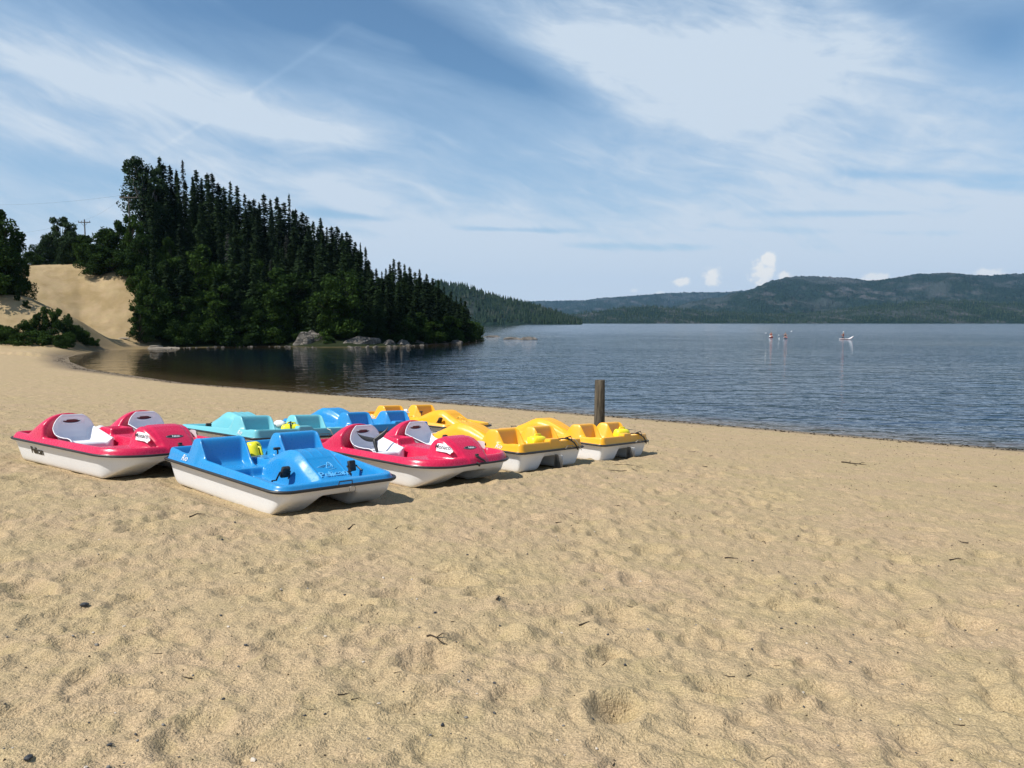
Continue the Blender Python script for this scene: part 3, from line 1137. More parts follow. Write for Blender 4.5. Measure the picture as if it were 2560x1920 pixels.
def rio_boat(label, colour, deco=True):
    t = empty('pedal_boat')
    tag(t, label, 'pedal boat', 'pedal boats parked on the sand')
    link('deck', RIO_M[0], colour, t)
    link('hood', RIO_M[1], colour, t)
    link('backrest', RIO_M[2], colour, t)
    link('backrest', RIO_M[3], colour, t)
    h_ = link('hull', RIO_H, P_HULL, t)
    link('flange', RIO_FL, P_HULL, h_)
    link('rubber_rim', RIO_R, P_BLACK, t)
    # raised maker's name and bird on the hood
    def nm():
        mb = MB()
        mb.add(plate(text_geo('Pelican', 0.112, 0.0, 0.006, 0.0), (0.998, 0.005, bil(*_rio[:3], 0.998, 0.0) + 0.007), (0, 1, 0), (-0.25, 0, 0.110), 0.0))
        return mb.mesh('hood_lettering', False)
    def bd():
        mb = MB()
        g = bird_geo()
        mb.add(plate(([(u * 1.3, v * 1.3, t_) for u, v, t_ in g[0]], g[1]), (0.84, 0.02, bil(*_rio[:3], 0.84, 0.0) + 0.004), (0, 1, 0), (-0.22, 0, 0.110), 0.0))
        return mb.mesh('bird_emblem', True)
    link('hood_lettering', build_mesh_once('rn', nm), HIGHLIT[colour.name], t)
    link('bird_emblem', build_mesh_once('rb', bd), HIGHLIT[colour.name], t)
    def rl(side):
        mb = MB()
        g = text_geo('Rio', 0.092, 0.35, 0.0, 0.0)
        a = math.atan((0.8135 - 0.673) / (2 * BL))
        if side < 0:
            o_, r_ = (-0.71, -(RIO.w(-0.74) - 0.030), 0.312), (math.cos(a), math.sin(a), 0)
            u_ = (0, 0.36, 1)
        else:
            o_, r_ = (-0.71, RIO.w(-0.74) - 0.030, 0.312), (-math.cos(a), math.sin(a), 0)
            u_ = (0, -0.36, 1)
        mb.add(plate(g, o_, r_, u_, 0.004))
        return mb.mesh('side_lettering', False)
    link('side_lettering', build_mesh_once('rs', lambda: rl(-1)), P_WHITE, t)
    if deco:
        link('side_lettering', build_mesh_once('rp', lambda: rl(1)), P_WHITE, t)
    for s_ in (-1, 1):
        pedal_parts(t, 0.60, 0.42 * s_, 0.285, s_, 1 if s_ < 0 else -0.4)
    lv = MB().tube([(-0.13, 0.0, 0.34), (-0.13, 0.0, 0.43), (-0.145, 0.0, 0.445)], 0.010, 6).box((-0.15, 0, 0.455), (0.035, 0.075, 0.028), 0.008)
    lv.build('steering_lever', P_BLACK, t)
    hb = MB().tube([(1.150, -0.075, 0.288), (1.185, -0.075, 0.295), (1.190, -0.070, 0.335), (1.190, 0.070, 0.335), (1.185, 0.075, 0.295), (1.150, 0.075, 0.288)], 0.0065, 6)
    hb.build('grab_handle', P_BLACK, t)
    hb = MB().tube([(-1.150, -0.40, 0.288), (-1.185, -0.40, 0.295), (-1.190, -0.395, 0.325), (-1.190, -0.24, 0.325), (-1.185, -0.235, 0.295), (-1.150, -0.235, 0.288)], 0.0065, 6)
    hb.build('grab_handle', P_MET, t)
    link('tow_ring', build_mesh_once('ring', lambda: MB().tube([(1.178, 0.085 + 0.035 * math.cos(R(k * 30)), 0.245 + 0.035 * math.sin(R(k * 30))) for k in range(12)], 0.003, 5, True).mesh('ring')), P_MET, t)
    rd = MB().box((-1.20, -0.02, 0.12), (0.14, 0.012, 0.20), 0.005).tube([(-1.13, -0.02, 0.20), (-1.13, -0.02, 0.04)], 0.008, 6)
    rd.build('rudder', P_MET, t)
    return t


def seat_white(side):
    path = [(-0.400, 0.586), (-0.392, 0.57), (-0.380, 0.53), (-0.365, 0.47), (-0.345, 0.40), (-0.31, 0.34), (-0.25, 0.300), (-0.15, 0.287), (-0.03, 0.296), (0.06, 0.315), (0.105, 0.315), (0.128, 0.295), (0.134, 0.25), (0.136, 0.16)]
    # resample
    P2 = np.array(path)
    L = np.concatenate([[0], np.cumsum(np.hypot(*np.diff(P2, axis=0).T))])
    n, m_ = 74, 46
    q = np.linspace(0, L[-1], n)
    px2, pz2 = np.interp(q, L, P2[:, 0]), np.interp(q, L, P2[:, 1])
    v = np.linspace(-1, 1, m_)
    hw = np.where(pz2 > 0.44, 0.238 * np.sqrt(np.maximum(0, 1 - (np.clip(pz2 - 0.40, 0, 1) / 0.207) ** 2.2)), 0.238)
    hw = np.maximum(hw, 0.01)
    hw = np.where(q > L[-1] * 0.35, 0.238 + 0 * q, hw)
    X = np.repeat(px2[:, None], m_, 1)
    Y = v[None, :] * hw[:, None]
    Z = np.repeat(pz2[:, None], m_, 1)
    tx, tz = np.gradient(px2), np.gradient(pz2)
    l = np.hypot(tx, tz)
    nx_, nz_ = -tz / l, tx / l            # towards the sitter
    dist = np.minimum(0.285 - np.abs(Y), 1)
    edge = np.maximum(0, np.abs(v)[None, :] - 0.66) / 0.34 * np.ones((n, 1))
    topf = np.exp(-(q / 0.05) ** 2)[:, None]
    off = 0.055 * np.clip(np.maximum(edge ** 1.4, topf), 0, 1) * (1 - 0.6 * ramp(q, L[-1] * 0.75, L[-1]))[:, None]
    X = X + nx_[:, None] * off
    Z = Z + nz_[:, None] * off
    line = 0.475 - (X + 0.36) * 0.22
    inner = (-side * v)[None, :] * np.ones((n, 1))
    wv = sm((inner - 0.62) / 0.38) ** 1.3 + 0.35 * sm((-inner - 0.7) / 0.3)
    Z = Z + wv * np.maximum(0, line - Z) * ramp(q, 0.10, 0.20)[:, None] * (q < L[-1] * 0.93)[:, None]
    hole = (((Z - 0.528) / 0.026) ** 2 + (Y / 0.105) ** 2 < 1) & (X < -0.3)
    V = np.stack([X, Y, Z], -1).reshape(-1, 3)
    idx = np.arange(n * m_).reshape(n, m_)
    F = np.stack([idx[:-1, :-1], idx[1:, :-1], idx[1:, 1:], idx[:-1, 1:]], -1).reshape(-1, 4)
    hf = hole[:-1, :-1].reshape(-1)
    F = F[~hf]
    me = mesh_from('seat', V, F, True)
    return me


SEAT = {1: seat_white(1), -1: seat_white(-1)}


def mon_boat(label):
    t = empty('pedal_boat')
    tag(t, label, 'pedal boat', 'pedal boats parked on the sand')
    link('deck', MON_M[0], P_RED, t)
    link('hood', MON_M[1], P_RED, t)
    link('seat_surround', MON_M[2], P_RED, t)
    link('seat_surround', MON_M[3], P_RED, t)
    link('centre_console', MON_M[4], P_RED, t)
    h_ = link('hull', MON_H, P_HULL, t)
    link('flange', MON_FL, P_HULL, h_)
    link('rubber_rim', MON_R, P_BLACK, t)
    for s_ in (-1, 1):
        so = link('seat', SEAT[s_], P_SEAT, t, loc=(-0.02, 0.455 * s_, 0.008))
        sd = so.modifiers.new('thickness', 'SOLIDIFY')
        sd.thickness = 0.010
        sd.offset = -1
        link('handle_slot', build_mesh_once('slot', lambda: MB().tube([(-0.372, 0.112 * math.cos(R(a)), 0.528 + 0.031 * math.sin(R(a))) for a in range(0, 360, 15)], 0.010, 8, True).mesh('slot')), P_SEAT, so)
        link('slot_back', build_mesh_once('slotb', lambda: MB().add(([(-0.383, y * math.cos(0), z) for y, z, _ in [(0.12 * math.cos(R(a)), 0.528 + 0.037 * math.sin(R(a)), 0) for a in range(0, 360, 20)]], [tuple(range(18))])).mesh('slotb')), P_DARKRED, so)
        pedal_parts(t, 0.50, 0.40 * s_, 0.235, s_, 0.3 if s_ < 0 else -0.3)
    # sticker with lettering on both flanks of the hood
    for s_ in (-1, 1):
        def sw():
            # white swoosh: rounded block with a fan of tails
            out = [(-0.105, -0.030), (0.06, -0.034), (0.115, -0.050), (0.128, -0.030), (0.150, -0.020), (0.150, -0.002), (0.120, 0.022), (0.070, 0.045), (0.0, 0.062), (-0.07, 0.065), (-0.108, 0.060)]
            return [(x, y, 0) for x, y in out], [tuple(range(len(out)))]
        def ms(s_=s_):
            V, F = sw()
            return V, F
        y_ = 0.392
        g = ms()
        r_ = (math.cos(R(6)), math.sin(R(6)) * 1, 0) if s_ < 0 else (-math.cos(R(6)), math.sin(R(6)), 0)
        ctr = (0.945, -0.308, 0.445) if s_ < 0 else (0.945, 0.308, 0.445)
        up = (0, 0.24, 1) if s_ < 0 else (0, -0.24, 1)
        k = MB().add(plate(g, ctr, r_, up, 0.004))
        st = k.build('name_sticker', P_WHITE, t, smooth=False, sharp=None)
        k = MB().add(plate(([(x * 0.9 + 0.03, y * 0.55 + 0.022, 0) for x, y, _ in [(0.02, 0.045, 0), (0.07, 0.03, 0), (0.12, -0.02, 0), (0.125, -0.05, 0), (0.105, -0.04, 0), (0.06, 0.01, 0)]], [(0, 5, 4, 3, 2, 1)]), ctr, r_, up, 0.006))
        k.build('swoosh', P_SILVER, st, smooth=False, sharp=None)
        k = MB().add(plate(text_geo('Monaco', 0.074, 0.0, 0.0, 0.0002), (ctr[0] - 0.012 * (1 if s_ < 0 else -1), ctr[1], ctr[2]), r_, up, 0.008))
        V = [(a, b2, c) for a, b2, c in k.V]
        k.build('lettering', P_INK, st, smooth=False, sharp=None)
        # name on the hull side
        V, F = text_geo('Pelican', 0.112, 0.10, 0.0, 0.0035)
        V = [(-0.60 - s_ * u, s_ * (hull_side(MON, -0.60 - s_ * u, 0.135 + v) + 0.004), 0.135 + v) for (u, v, t_) in V]
        k = MB().add((V, F))
        k.build('hull_lettering', P_INK, h_, smooth=False, sharp=None)
    g = oval_geo(0.098, 0.026, 32, 0.12)
    k = MB().add(drape(g, _mon, 1.085, 0.0, 'bow', 0.0035))
    ov = k.build('badge', P_INK, t, smooth=False, sharp=None)
    k = MB().add(drape(([(u * 0.93, v * 0.86, t_) for u, v, t_ in g[0]], g[1]), _mon, 1.085, 0.0, 'bow', 0.0046))
    k.build('badge_border', P_SILVER, ov, smooth=False, sharp=None)
    k = MB().add(drape(([(u * 0.88, v * 0.76, t_) for u, v, t_ in g[0]], g[1]), _mon, 1.085, 0.0, 'bow', 0.0056))
    k.build('badge_field', P_INK, ov, smooth=False, sharp=None)
    k = MB().add(drape(text_geo('Pelican', 0.034, 0.15, 0.0, 0.0008), _mon, 1.097, 0.015, 'bow', 0.0068))
    k.build('badge_lettering', P_WHITE, ov, smooth=False, sharp=None)
    cl = MB().tube([(1.205, -0.02, 0.365), (1.235, -0.02, 0.372), (1.262, 0.0, 0.345), (1.266, 0.05, 0.325), (1.26, 0.09, 0.30)], [0.010, 0.013, 0.012, 0.013, 0.009], 7)
    cl.box((1.20, 0.0, 0.385), (0.030, 0.045, 0.022), 0.006)
    cl.tube([(1.25, -0.05, 0.30), (1.272, -0.04, 0.29), (1.268, -0.02, 0.262)], 0.013, 6)
    cl.build('grab_handle', P_BLACK, t)
    return t


BOATS = {}
for key, kind, lab, c, pose in [
    ('R1', 'rio', 'bright blue pedal boat at the front of the row, its bow over open sand', P_BLUE, (-2.4235, 8.01, -45.2, -0.026, 0.038)),
    ('F', 'rio', 'yellow pedal boat parked between the front red boat and the post', P_YEL, (-0.311, 11.482, 142.74, -0.007, -0.007)),
    ('G', 'rio', 'yellow pedal boat at the end of the row, right in front of the wooden post', P_YEL, (0.968, 13.171, 143.49, 0.010, 0.0)),
    ('T', 'rio', 'pale teal pedal boat parked behind the near blue one', P_TEAL, (-3.833, 11.429, 141.6, -0.021, 0.011)),
    ('R2', 'rio', 'blue pedal boat in the back row behind the teal boat', P_BLUE, (-2.802, 13.247, 144.5, -0.003, -0.004)),
    ('Y1', 'rio', 'yellow pedal boat farthest back, pointing the same way as the red boats', P_YEL, (-1.677, 14.787, -36.6, -0.002, 0.001)),
    ('M1', 'mon', 'red pedal boat with white seats at the left end of the row', P_RED, (-4.80, 9.403, -35.38, 0.001, 0.015)),
    ('M2', 'mon', 'red pedal boat with white seats and a black tail-shaped handle in one of them', P_RED, (-1.342, 9.846, -40.76, -0.004, 0.025))]:
    o = rio_boat(lab, c, key != 'G') if kind == 'rio' else mon_boat(lab)
    place_boat(o, *pose)
    BOATS[key] = o
# ------------------------------------------------------------------ far shore and hills
K = 2560 / 2212 / FPX
YH = 696.6


def zat(ypx, dist):
    return EYE + (YH - ypx) * K * dist


def xat(px, dist):
    return (px * 2560 / 2212 - 1280) / FPX * dist


m_far, s, b = mat('far forest', rough=1.0, spec=0.0)
tcs = s.n.new('ShaderNodeTexCoord').outputs['Object']
f1 = s.noise(tcs, 0.0035, 6, 0.6, 0.3)
f2 = s.noise(tcs, 0.09, 4, 0.7)
f3 = s.noise(s.mapping(tcs, (1, 0.25, 1.6)), 0.012, 6, 0.65)
c = s.mix(s.smooth(f2, 0.3, 0.7), (0.005, 0.013, 0.010), (0.019, 0.034, 0.023))
c = s.mix(s.smooth(f1, 0.5, 0.66, 0.0, 0.6), c, (0.060, 0.070, 0.070))
c = s.mix(s.smooth(f3, 0.52, 0.70, 0.0, 0.8), c, (0.085, 0.085, 0.088))
s.l.new(c, b.inputs['Base Color'])


def ridge(name, prof, d0, d1, back, amp, z0=WATER_Z, seed=1, step=1.4, rows=90, tree=4.0):
    pxs = np.arange(prof[0][0], prof[-1][0], step)
    ys = np.interp(pxs, [p[0] for p in prof], [p[1] for p in prof])
    t = np.concatenate([np.linspace(0, 1, rows), 1 + np.linspace(0.03, 0.5, 8)])
    PX, Tt = np.meshgrid(pxs, t)
    YS = np.repeat(ys[None, :], len(t), 0)
    a = (PX * 2560 / 2212 - 1280) / FPX
    lead = fbm(PX * 0.011, Tt * 0.7, 3, seed + 3)
    d = d0 + (d1 - d0) * Tt + 0.10 * (d1 - d0) * lead * np.minimum(Tt * 3, 1) * np.maximum(0, 1 - Tt)
    X, Y = a * d, d
    top = zat(YS, d1)
    q = np.clip(Tt, 0, 1)
    pr = 0.55 * q + 0.45 * sm(q)
    Z = z0 + (top - z0) * pr
    Z = Z - (top - z0) * 0.6 * np.maximum(0, Tt - 1)
    env = np.sin(np.pi * np.clip(q, 0, 1)) ** 0.7
    Z = Z + amp * fbm(X * 0.0042, Y * 0.0030, 5, seed, 0.55) * env
    Z = Z - amp * 0.6 * np.abs(fbm(X * 0.0030 + Y * 0.0012, Y * 0.0011, 4, seed + 7)) * env
    Z = Z + tree * (vnoise(X / 7.0, Y / 7.0, seed + 11) - 0.3) * (Tt > 0.005) + tree * 0.8 * (vnoise(X / 3.0, Y / 9.0, seed + 12) - 0.4) * (Tt > 0.005)
    Z = np.where(Tt < 0.006, z0 - 0.5, Z)
    idx = np.arange(X.size).reshape(X.shape)
    F = np.stack([idx[:-1, :-1], idx[1:, :-1], idx[1:, 1:], idx[:-1, 1:]], -1).reshape(-1, 4)[:, ::-1]
    me = mesh_from(name, np.stack([X, Y, Z], -1).reshape(-1, 3), F, False)
    tag(link(name, me, m_far), kind='structure')
    return X, Y, Z


P_FAR = [(900, 668), (1000, 662), (1100, 655), (1170, 651), (1215, 651), (1262, 650), (1330, 643), (1380, 639), (1440, 634), (1500, 633), (1560, 633), (1610, 628), (1700, 630), (1900, 640), (2300, 640)]
P_MAIN = [(1200, 694), (1400, 676), (1500, 655), (1560, 648), (1600, 635), (1630, 622), (1655, 611), (1690, 602), (1730, 598), (1775, 600), (1820, 603), (1870, 610), (1905, 608),
          (1940, 600), (1975, 594), (2010, 595), (2060, 594), (2120, 597), (2160, 595), (2212, 593), (2300, 588), (2450, 596), (2600, 610), (2900, 640)]
P_NEAR = [(1120, 694), (1180, 689), (1230, 682), (1290, 676), (1340, 668), (1400, 664), (1450, 668), (1520, 676), (1600, 680), (1660, 682), (1720, 682), (1780, 676), (1850, 667), (1900, 661),
          (1960, 655), (2020, 652), (2100, 654), (2160, 657), (2212, 658), (2300, 652), (2500, 660), (2900, 680)]
ridge('far_mountains', P_FAR, 4300, 6300, 0, 60, seed=21, step=1.6, rows=50, tree=9)
ridge('mountain', P_MAIN, 2500, 3900, 0, 75, seed=33, step=1.3, rows=120, tree=8)
NX_, NY_, NZ_ = ridge('foothills', P_NEAR, 1900, 2350, 0, 16, seed=45, step=1.3, rows=60, tree=5)
P_MID = [(560, 660), (700, 650), (850, 632), (920, 619), (950, 615), (985, 620), (1003, 622), (1020, 627), (1045, 637), (1070, 645), (1100, 652), (1130, 659), (1160, 667), (1190, 676), (1220, 687), (1240, 695), (1258, 702)]
MX_, MY_, MZ_ = ridge('wooded_hill', P_MID, 1000, 1130, 0, 5, seed=57, step=1.3, rows=50, tree=1.0)


def tiny_trees(name, X, Y, Z, n, h0, h1, m, seed, label_kind='stuff', skylines=0.25):
    rs = np.random.RandomState(seed)
    nr, nc = X.shape
    V, F = [], []
    base = np.array([(math.cos(k * 1.2566), math.sin(k * 1.2566), 0) for k in range(5)])
    for k in range(n):
        i = rs.randint(1, nr - 9) if rs.rand() > skylines else nr - 9 - rs.randint(0, 3)
        j = rs.randint(1, nc - 1)
        f = rs.rand()
        p = np.array([X[i, j] * (1 - f) + X[i, j + 1 if j + 1 < nc else j] * f, Y[i, j], Z[i, j] - 0.8])
        h = rs.uniform(h0, h1) * (0.5 + 0.5 * rs.rand() ** 0.5)
        r = h * rs.uniform(0.13, 0.20)
        o = len(V)
        for (zz, rr) in ((0.12, 1.0), (0.42, 0.50), (0.40, 0.78)):
            for q in base:
                V.append(p + q * r * rr * rs.uniform(0.75, 1.25) + np.array([0, 0, h * zz]))
        V.append(p + np.array([0, 0, h]))
        for q in range(5):
            l = (q + 1) % 5
            F.append((o + q, o + l, o + 5 + l, o + 5 + q))
            F.append((o + 10 + q, o + 10 + l, o + 15))
    me = mesh_from(name, V, F, False)
    return tag(link(name, me, m), kind='stuff')


m_midf, s, b = mat('mid forest', rough=0.95, spec=0.1)
tcs = s.n.new('ShaderNodeTexCoord').outputs['Object']
c = s.mix(s.smooth(s.noise(tcs, 0.12, 4, 0.7), 0.35, 0.65), (0.012, 0.028, 0.014), (0.040, 0.062, 0.034))
s.l.new(s.mix(s.smooth(s.noise(tcs, 0.03, 3, 0.6), 0.55, 0.7, 0, 0.5), c, (0.09, 0.09, 0.08)), b.inputs['Base Color'])
tiny_trees('forest', MX_, MY_, MZ_, 3600, 6.0, 11.0, m_midf, 3)
tiny_trees('forest', NX_, NY_, NZ_, 5200, 8.0, 13.0, m_midf, 4, skylines=0.12)

# pale boulders along the two far shores
m_rock, s, b = mat('shore rock', rough=0.85, spec=0.3)
tcs = s.n.new('ShaderNodeTexCoord').outputs['Object']
r1 = s.noise(tcs, 1.6, 6, 0.65, 0.4)
c = s.mix(s.smooth(r1, 0.3, 0.7), (0.09, 0.08, 0.07), (0.22, 0.195, 0.165))
vor = s.n.new('ShaderNodeTexVoronoi')
vor.feature = 'DISTANCE_TO_EDGE'
s.l.new(s.mapping(tcs, (1, 1, 1.6), (0.4, 0.2, 0.3)), vor.inputs['Vector'])
vor.inputs['Scale'].default_value = 1.3
c = s.mix(s.smooth(vor.outputs['Distance'], 0.06, 0.0, 0.0, 0.8), c, (0.04, 0.035, 0.03))
c = s.mix(s.smooth(s.noise(tcs, 6, 4, 0.6), 0.55, 0.7, 0.0, 0.6), c, (0.07, 0.075, 0.06))
s.l.new(c, b.inputs['Base Color'])
bp = s.n.new('ShaderNodeBump')
bp.inputs['Strength'].default_value = 0.8
bp.inputs['Distance'].default_value = 0.12
s.l.new(s.m('ADD', s.noise(tcs, 3.0, 6, 0.65), s.m('MULTIPLY', s.smooth(vor.outputs['Distance'], 0.0, 0.12), 0.6)), bp.inputs['Height'])
s.l.new(bp.outputs[0], b.inputs['Normal'])


def rock_mesh(seed, sx, sy, sz, n=3, cut=6):
    import bmesh
    bm = bmesh.new()
    bmesh.ops.create_icosphere(bm, subdivisions=n, radius=1.0)
    rs = np.random.RandomState(seed)
    planes = [(Vector(rs.normal(size=3)).normalized(), rs.uniform(0.62, 0.9)) for _ in range(cut * 3)]
    for v in bm.verts:
        p = v.co.copy()
        for nrm, dd in planes:
            q = p.dot(nrm)
            if q > dd:
                p -= nrm * (q - dd) * 0.95
        x, y, z = p
        nn = float(fbm(np.array([x * 2.1 + seed]), np.array([y * 2.1 + z * 1.7]), 4, seed)[0])
        p *= 1 + 0.30 * nn
        v.co = Vector((p.x * sx, p.y * sy, p.z * sz))
    me = bpy.data.meshes.new('rock')
    bm.to_mesh(me)
    bm.free()
    me.polygons.foreach_set('use_smooth', [False] * len(me.polygons))
    me.materials.append(m_rock)
    return me


BOULD = [  # px, py of the foot, width px, height px, label
    (590, 745, 26, 14, 'small dark rounded boulder standing in the still water under the bushes', 0),
    (665, 748, 56, 32, 'large grey peaked boulder below the wooded point, left of the long pale ledge', 0),
    (693, 747, 12, 5, 'small stone at the foot of the big peaked boulder', 0),
    (785, 748, 72, 27, 'broad cracked pale ledge, the widest rock on the wooded shore', 0),
    (838, 747, 44, 17, 'low pale rock touching the right end of the widest ledge', 0),
    (868, 746, 40, 13, 'flat pale slab sloping into the water past the widest ledge', 0),
    (903, 744, 32, 12, 'angular light rock midway along the rocky shore', 0),
    (932, 743, 26, 10, 'light rock near the narrow end of the wooded point', 0),
    (985, 741, 30, 6, 'low brown rock lying just off the end of the wooded point', 0),
    (1022, 734, 34, 5, 'flat pale spit of rock at the very tip of the point', 0),
    (1062, 728, 34, 4, 'thin low reef running out from the tip of the point', 0),
    (1105, 733, 34, 6, 'dark low rock in open water, left of the two beyond the point', 0),
    (1140, 734, 40, 6, 'dark low rock in open water, right of the two beyond the point', 0),
    (740, 748, 16, 5, 'small flat stone between the peaked boulder and the wide ledge', 0),
    (960, 741, 18, 5, 'small pale stone close to the brown rock off the point', 0),
]
for i, (px, py, wpx, hpx, lab, _) in enumerate(BOULD):
    x, y = wpt(px, py)
    sc = math.hypot(x, y) * K
    wdt, hgt_ = wpx * sc * 0.68, hpx * sc
    me = rock_mesh(40 + i, wdt, wdt * 0.6, hgt_ * 1.15, 4 if wpx > 30 else 3)
    tag(link('boulder', me, m_rock, loc=(x, y + wdt * 0.15, WATER_Z - hgt_ * 0.10), rot=(0, 0, i * 0.3)), lab, 'rock', 'boulders along the wooded shore')
RM = [rock_mesh(80 + i, 1.3, 1.0, 0.55, 2) for i in range(5)]
rs = np.random.RandomState(5)
for i in range(64):
    px = rs.uniform(370, 1035)
    d0 = np.interp(px, [330, 450, 540, 600, 680, 760, 850, 950, 1000, 1040], [752, 750, 748, 748, 750, 750, 748, 743, 739, 735])
    x, y = wpt(px, d0 + rs.uniform(-0.2, 1.3))
    r = rs.uniform(0.10, 0.32) * (1.2 if px > 700 else 0.7)
    o = link('shore_stone', RM[i % 5], m_rock, loc=(x, y, WATER_Z + 0.0 * r), rot=(rs.uniform(0, 0.6), 0, rs.uniform(0, 6)), sc=(r, r, r))
    tag(o, 'small pale stone in the line of stones along the wooded shore', 'stone', 'stones along the wooded shore')

# ------------------------------------------------------------------ trees
def leaf_mat(name, dark, light, trans=0.25):
    m, s, b = mat(name, light, 0.85, 0.12)
    t = s.n.new('ShaderNodeTexCoord').outputs['Object']
    oi = s.n.new('ShaderNodeObjectInfo').outputs['Random']
    n = s.noise(t, 1.1, 3, 0.6)
    n2 = s.noise(t, 9.0, 2, 0.6)
    f = s.m('ADD', s.m('MULTIPLY', n, 0.5), s.m('ADD', s.m('MULTIPLY', n2, 0.45), s.m('MULTIPLY', oi, 0.35)))
    c = s.mix(s.smooth(f, 0.35, 0.95), dark, light)
    s.l.new(c, b.inputs['Base Color'])
    if trans:
        tr = s.n.new('ShaderNodeBsdfTranslucent')
        s.l.new(c, tr.inputs[0])
        mx = s.n.new('ShaderNodeMixShader')
        mx.inputs[0].default_value = trans
        s.l.new(b.outputs[0], mx.inputs[1])
        s.l.new(tr.outputs[0], mx.inputs[2])
        out = s.n.get('Material Output')
        s.l.new(mx.outputs[0], out.inputs[0])
    return m


L_SPRUCE = leaf_mat('spruce needles', (0.006, 0.015, 0.006), (0.020, 0.040, 0.011), 0.0)
L_ALDER = leaf_mat('alder leaves', (0.012, 0.030, 0.006), (0.037, 0.072, 0.010), 0.15)
L_ASPEN = leaf_mat('aspen leaves', (0.016, 0.036, 0.014), (0.045, 0.075, 0.030), 0.15)
L_GREY = leaf_mat('bare twigs', (0.022, 0.026, 0.022), (0.055, 0.060, 0.052), 0.0)
M_BARK = mat('bark', (0.075, 0.062, 0.05), 0.9, 0.2)[0]
M_BARK2 = mat('pale bark', (0.20, 0.19, 0.17), 0.85, 0.2)[0]


def quads(C, U, W):
    """quads with centre C, half vectors U and W"""
    V = np.stack([C - U - W, C + U - W * 0.6, C + U * 1.2 + W * 0.3, C - U * 0.5 + W], 1).reshape(-1, 3)
    F = np.arange(len(V)).reshape(-1, 4)
    return V, F


def spruce_mesh(seed, h, rad, bare=0.06, dens=1.0, ragged=0.35, club=0.0):
    rs = np.random.RandomState(seed)
    C, U, W = [], [], []
    z = h * bare
    while z < h * 0.985:
        t = (z - h * bare) / (h * (1 - bare))
        r = rad * (1 - t) ** 0.92 * (1 + ragged * rs.uniform(-1, 0.6)) + 0.10
        if club and t > 0.78:
            r = max(r, club * (1 - abs(t - 0.9) / 0.14))
        if t < 0.12:
            r *= 0.6 + 3 * t
        nb = max(5, int((7 + 7 * (r / rad)) * dens))
        a0 = rs.uniform(0, 6.28)
        for k in range(nb):
            a = a0 + 6.283 * k / nb + rs.uniform(-0.35, 0.35)
            rl = r * rs.uniform(0.6, 1.2)
            zj = z + rs.uniform(-0.17, 0.17)
            d = np.array([math.cos(a), math.sin(a), 0])
            side = np.array([-d[1], d[0], 0])
            m_ = max(2, int(rl / 0.22))
            for q in range(m_):
                f = (q + 0.6) / m_
                p = d * rl * f + np.array([0, 0, zj + 0.16 * rl * f - 0.42 * rl * f * f + rs.uniform(-0.05, 0.05)])
                p = p + side * rs.uniform(-0.16, 0.16) * (1.2 - f)
                sz = rs.uniform(0.12, 0.24) * (1.15 - 0.4 * f)
                u = (d + side * rs.uniform(-0.8, 0.8) + np.array([0, 0, rs.uniform(-0.5, 0.25)])) * sz
                wv = (side * rs.uniform(0.3, 1) + np.array([0, 0, rs.uniform(-1.0, 0.7)])) * sz * 0.62
                C.append(p); U.append(u); W.append(wv)
        z += rs.uniform(0.16, 0.30) * (0.75 + 0.4 * (1 - t))
    for k in range(10):
        C.append(np.array([0, 0, h * (0.955 + 0.005 * k)])); U.append(np.array([0.03, 0.0, 0.10])); a = rs.uniform(0, 6.28); W.append(np.array([math.cos(a), math.sin(a), 0]) * 0.05)
    V, F = quads(np.array(C), np.array(U), np.array(W))
    return mesh_from('crown', V, F, False)


def trunk_mesh(h, r, seed=0, lean=(0, 0)):
    rs = np.random.RandomState(seed)
    pts = [(lean[0] * (t ** 1.5) + rs.uniform(-0.03, 0.03), lean[1] * (t ** 1.5) + rs.uniform(-0.03, 0.03), h * t) for t in np.linspace(-0.05, 1, 7)] if not any(lean) else \
          [(lean[0] * max(t, 0) ** 1.5, lean[1] * max(t, 0) ** 1.5, h * t) for t in np.linspace(-0.05, 1, 7)]
    V, F = tube_geo(pts, [r * (1.15 - t) + 0.01 for t in np.linspace(0, 1, 7)], 7)
    return mesh_from('trunk', V, F)


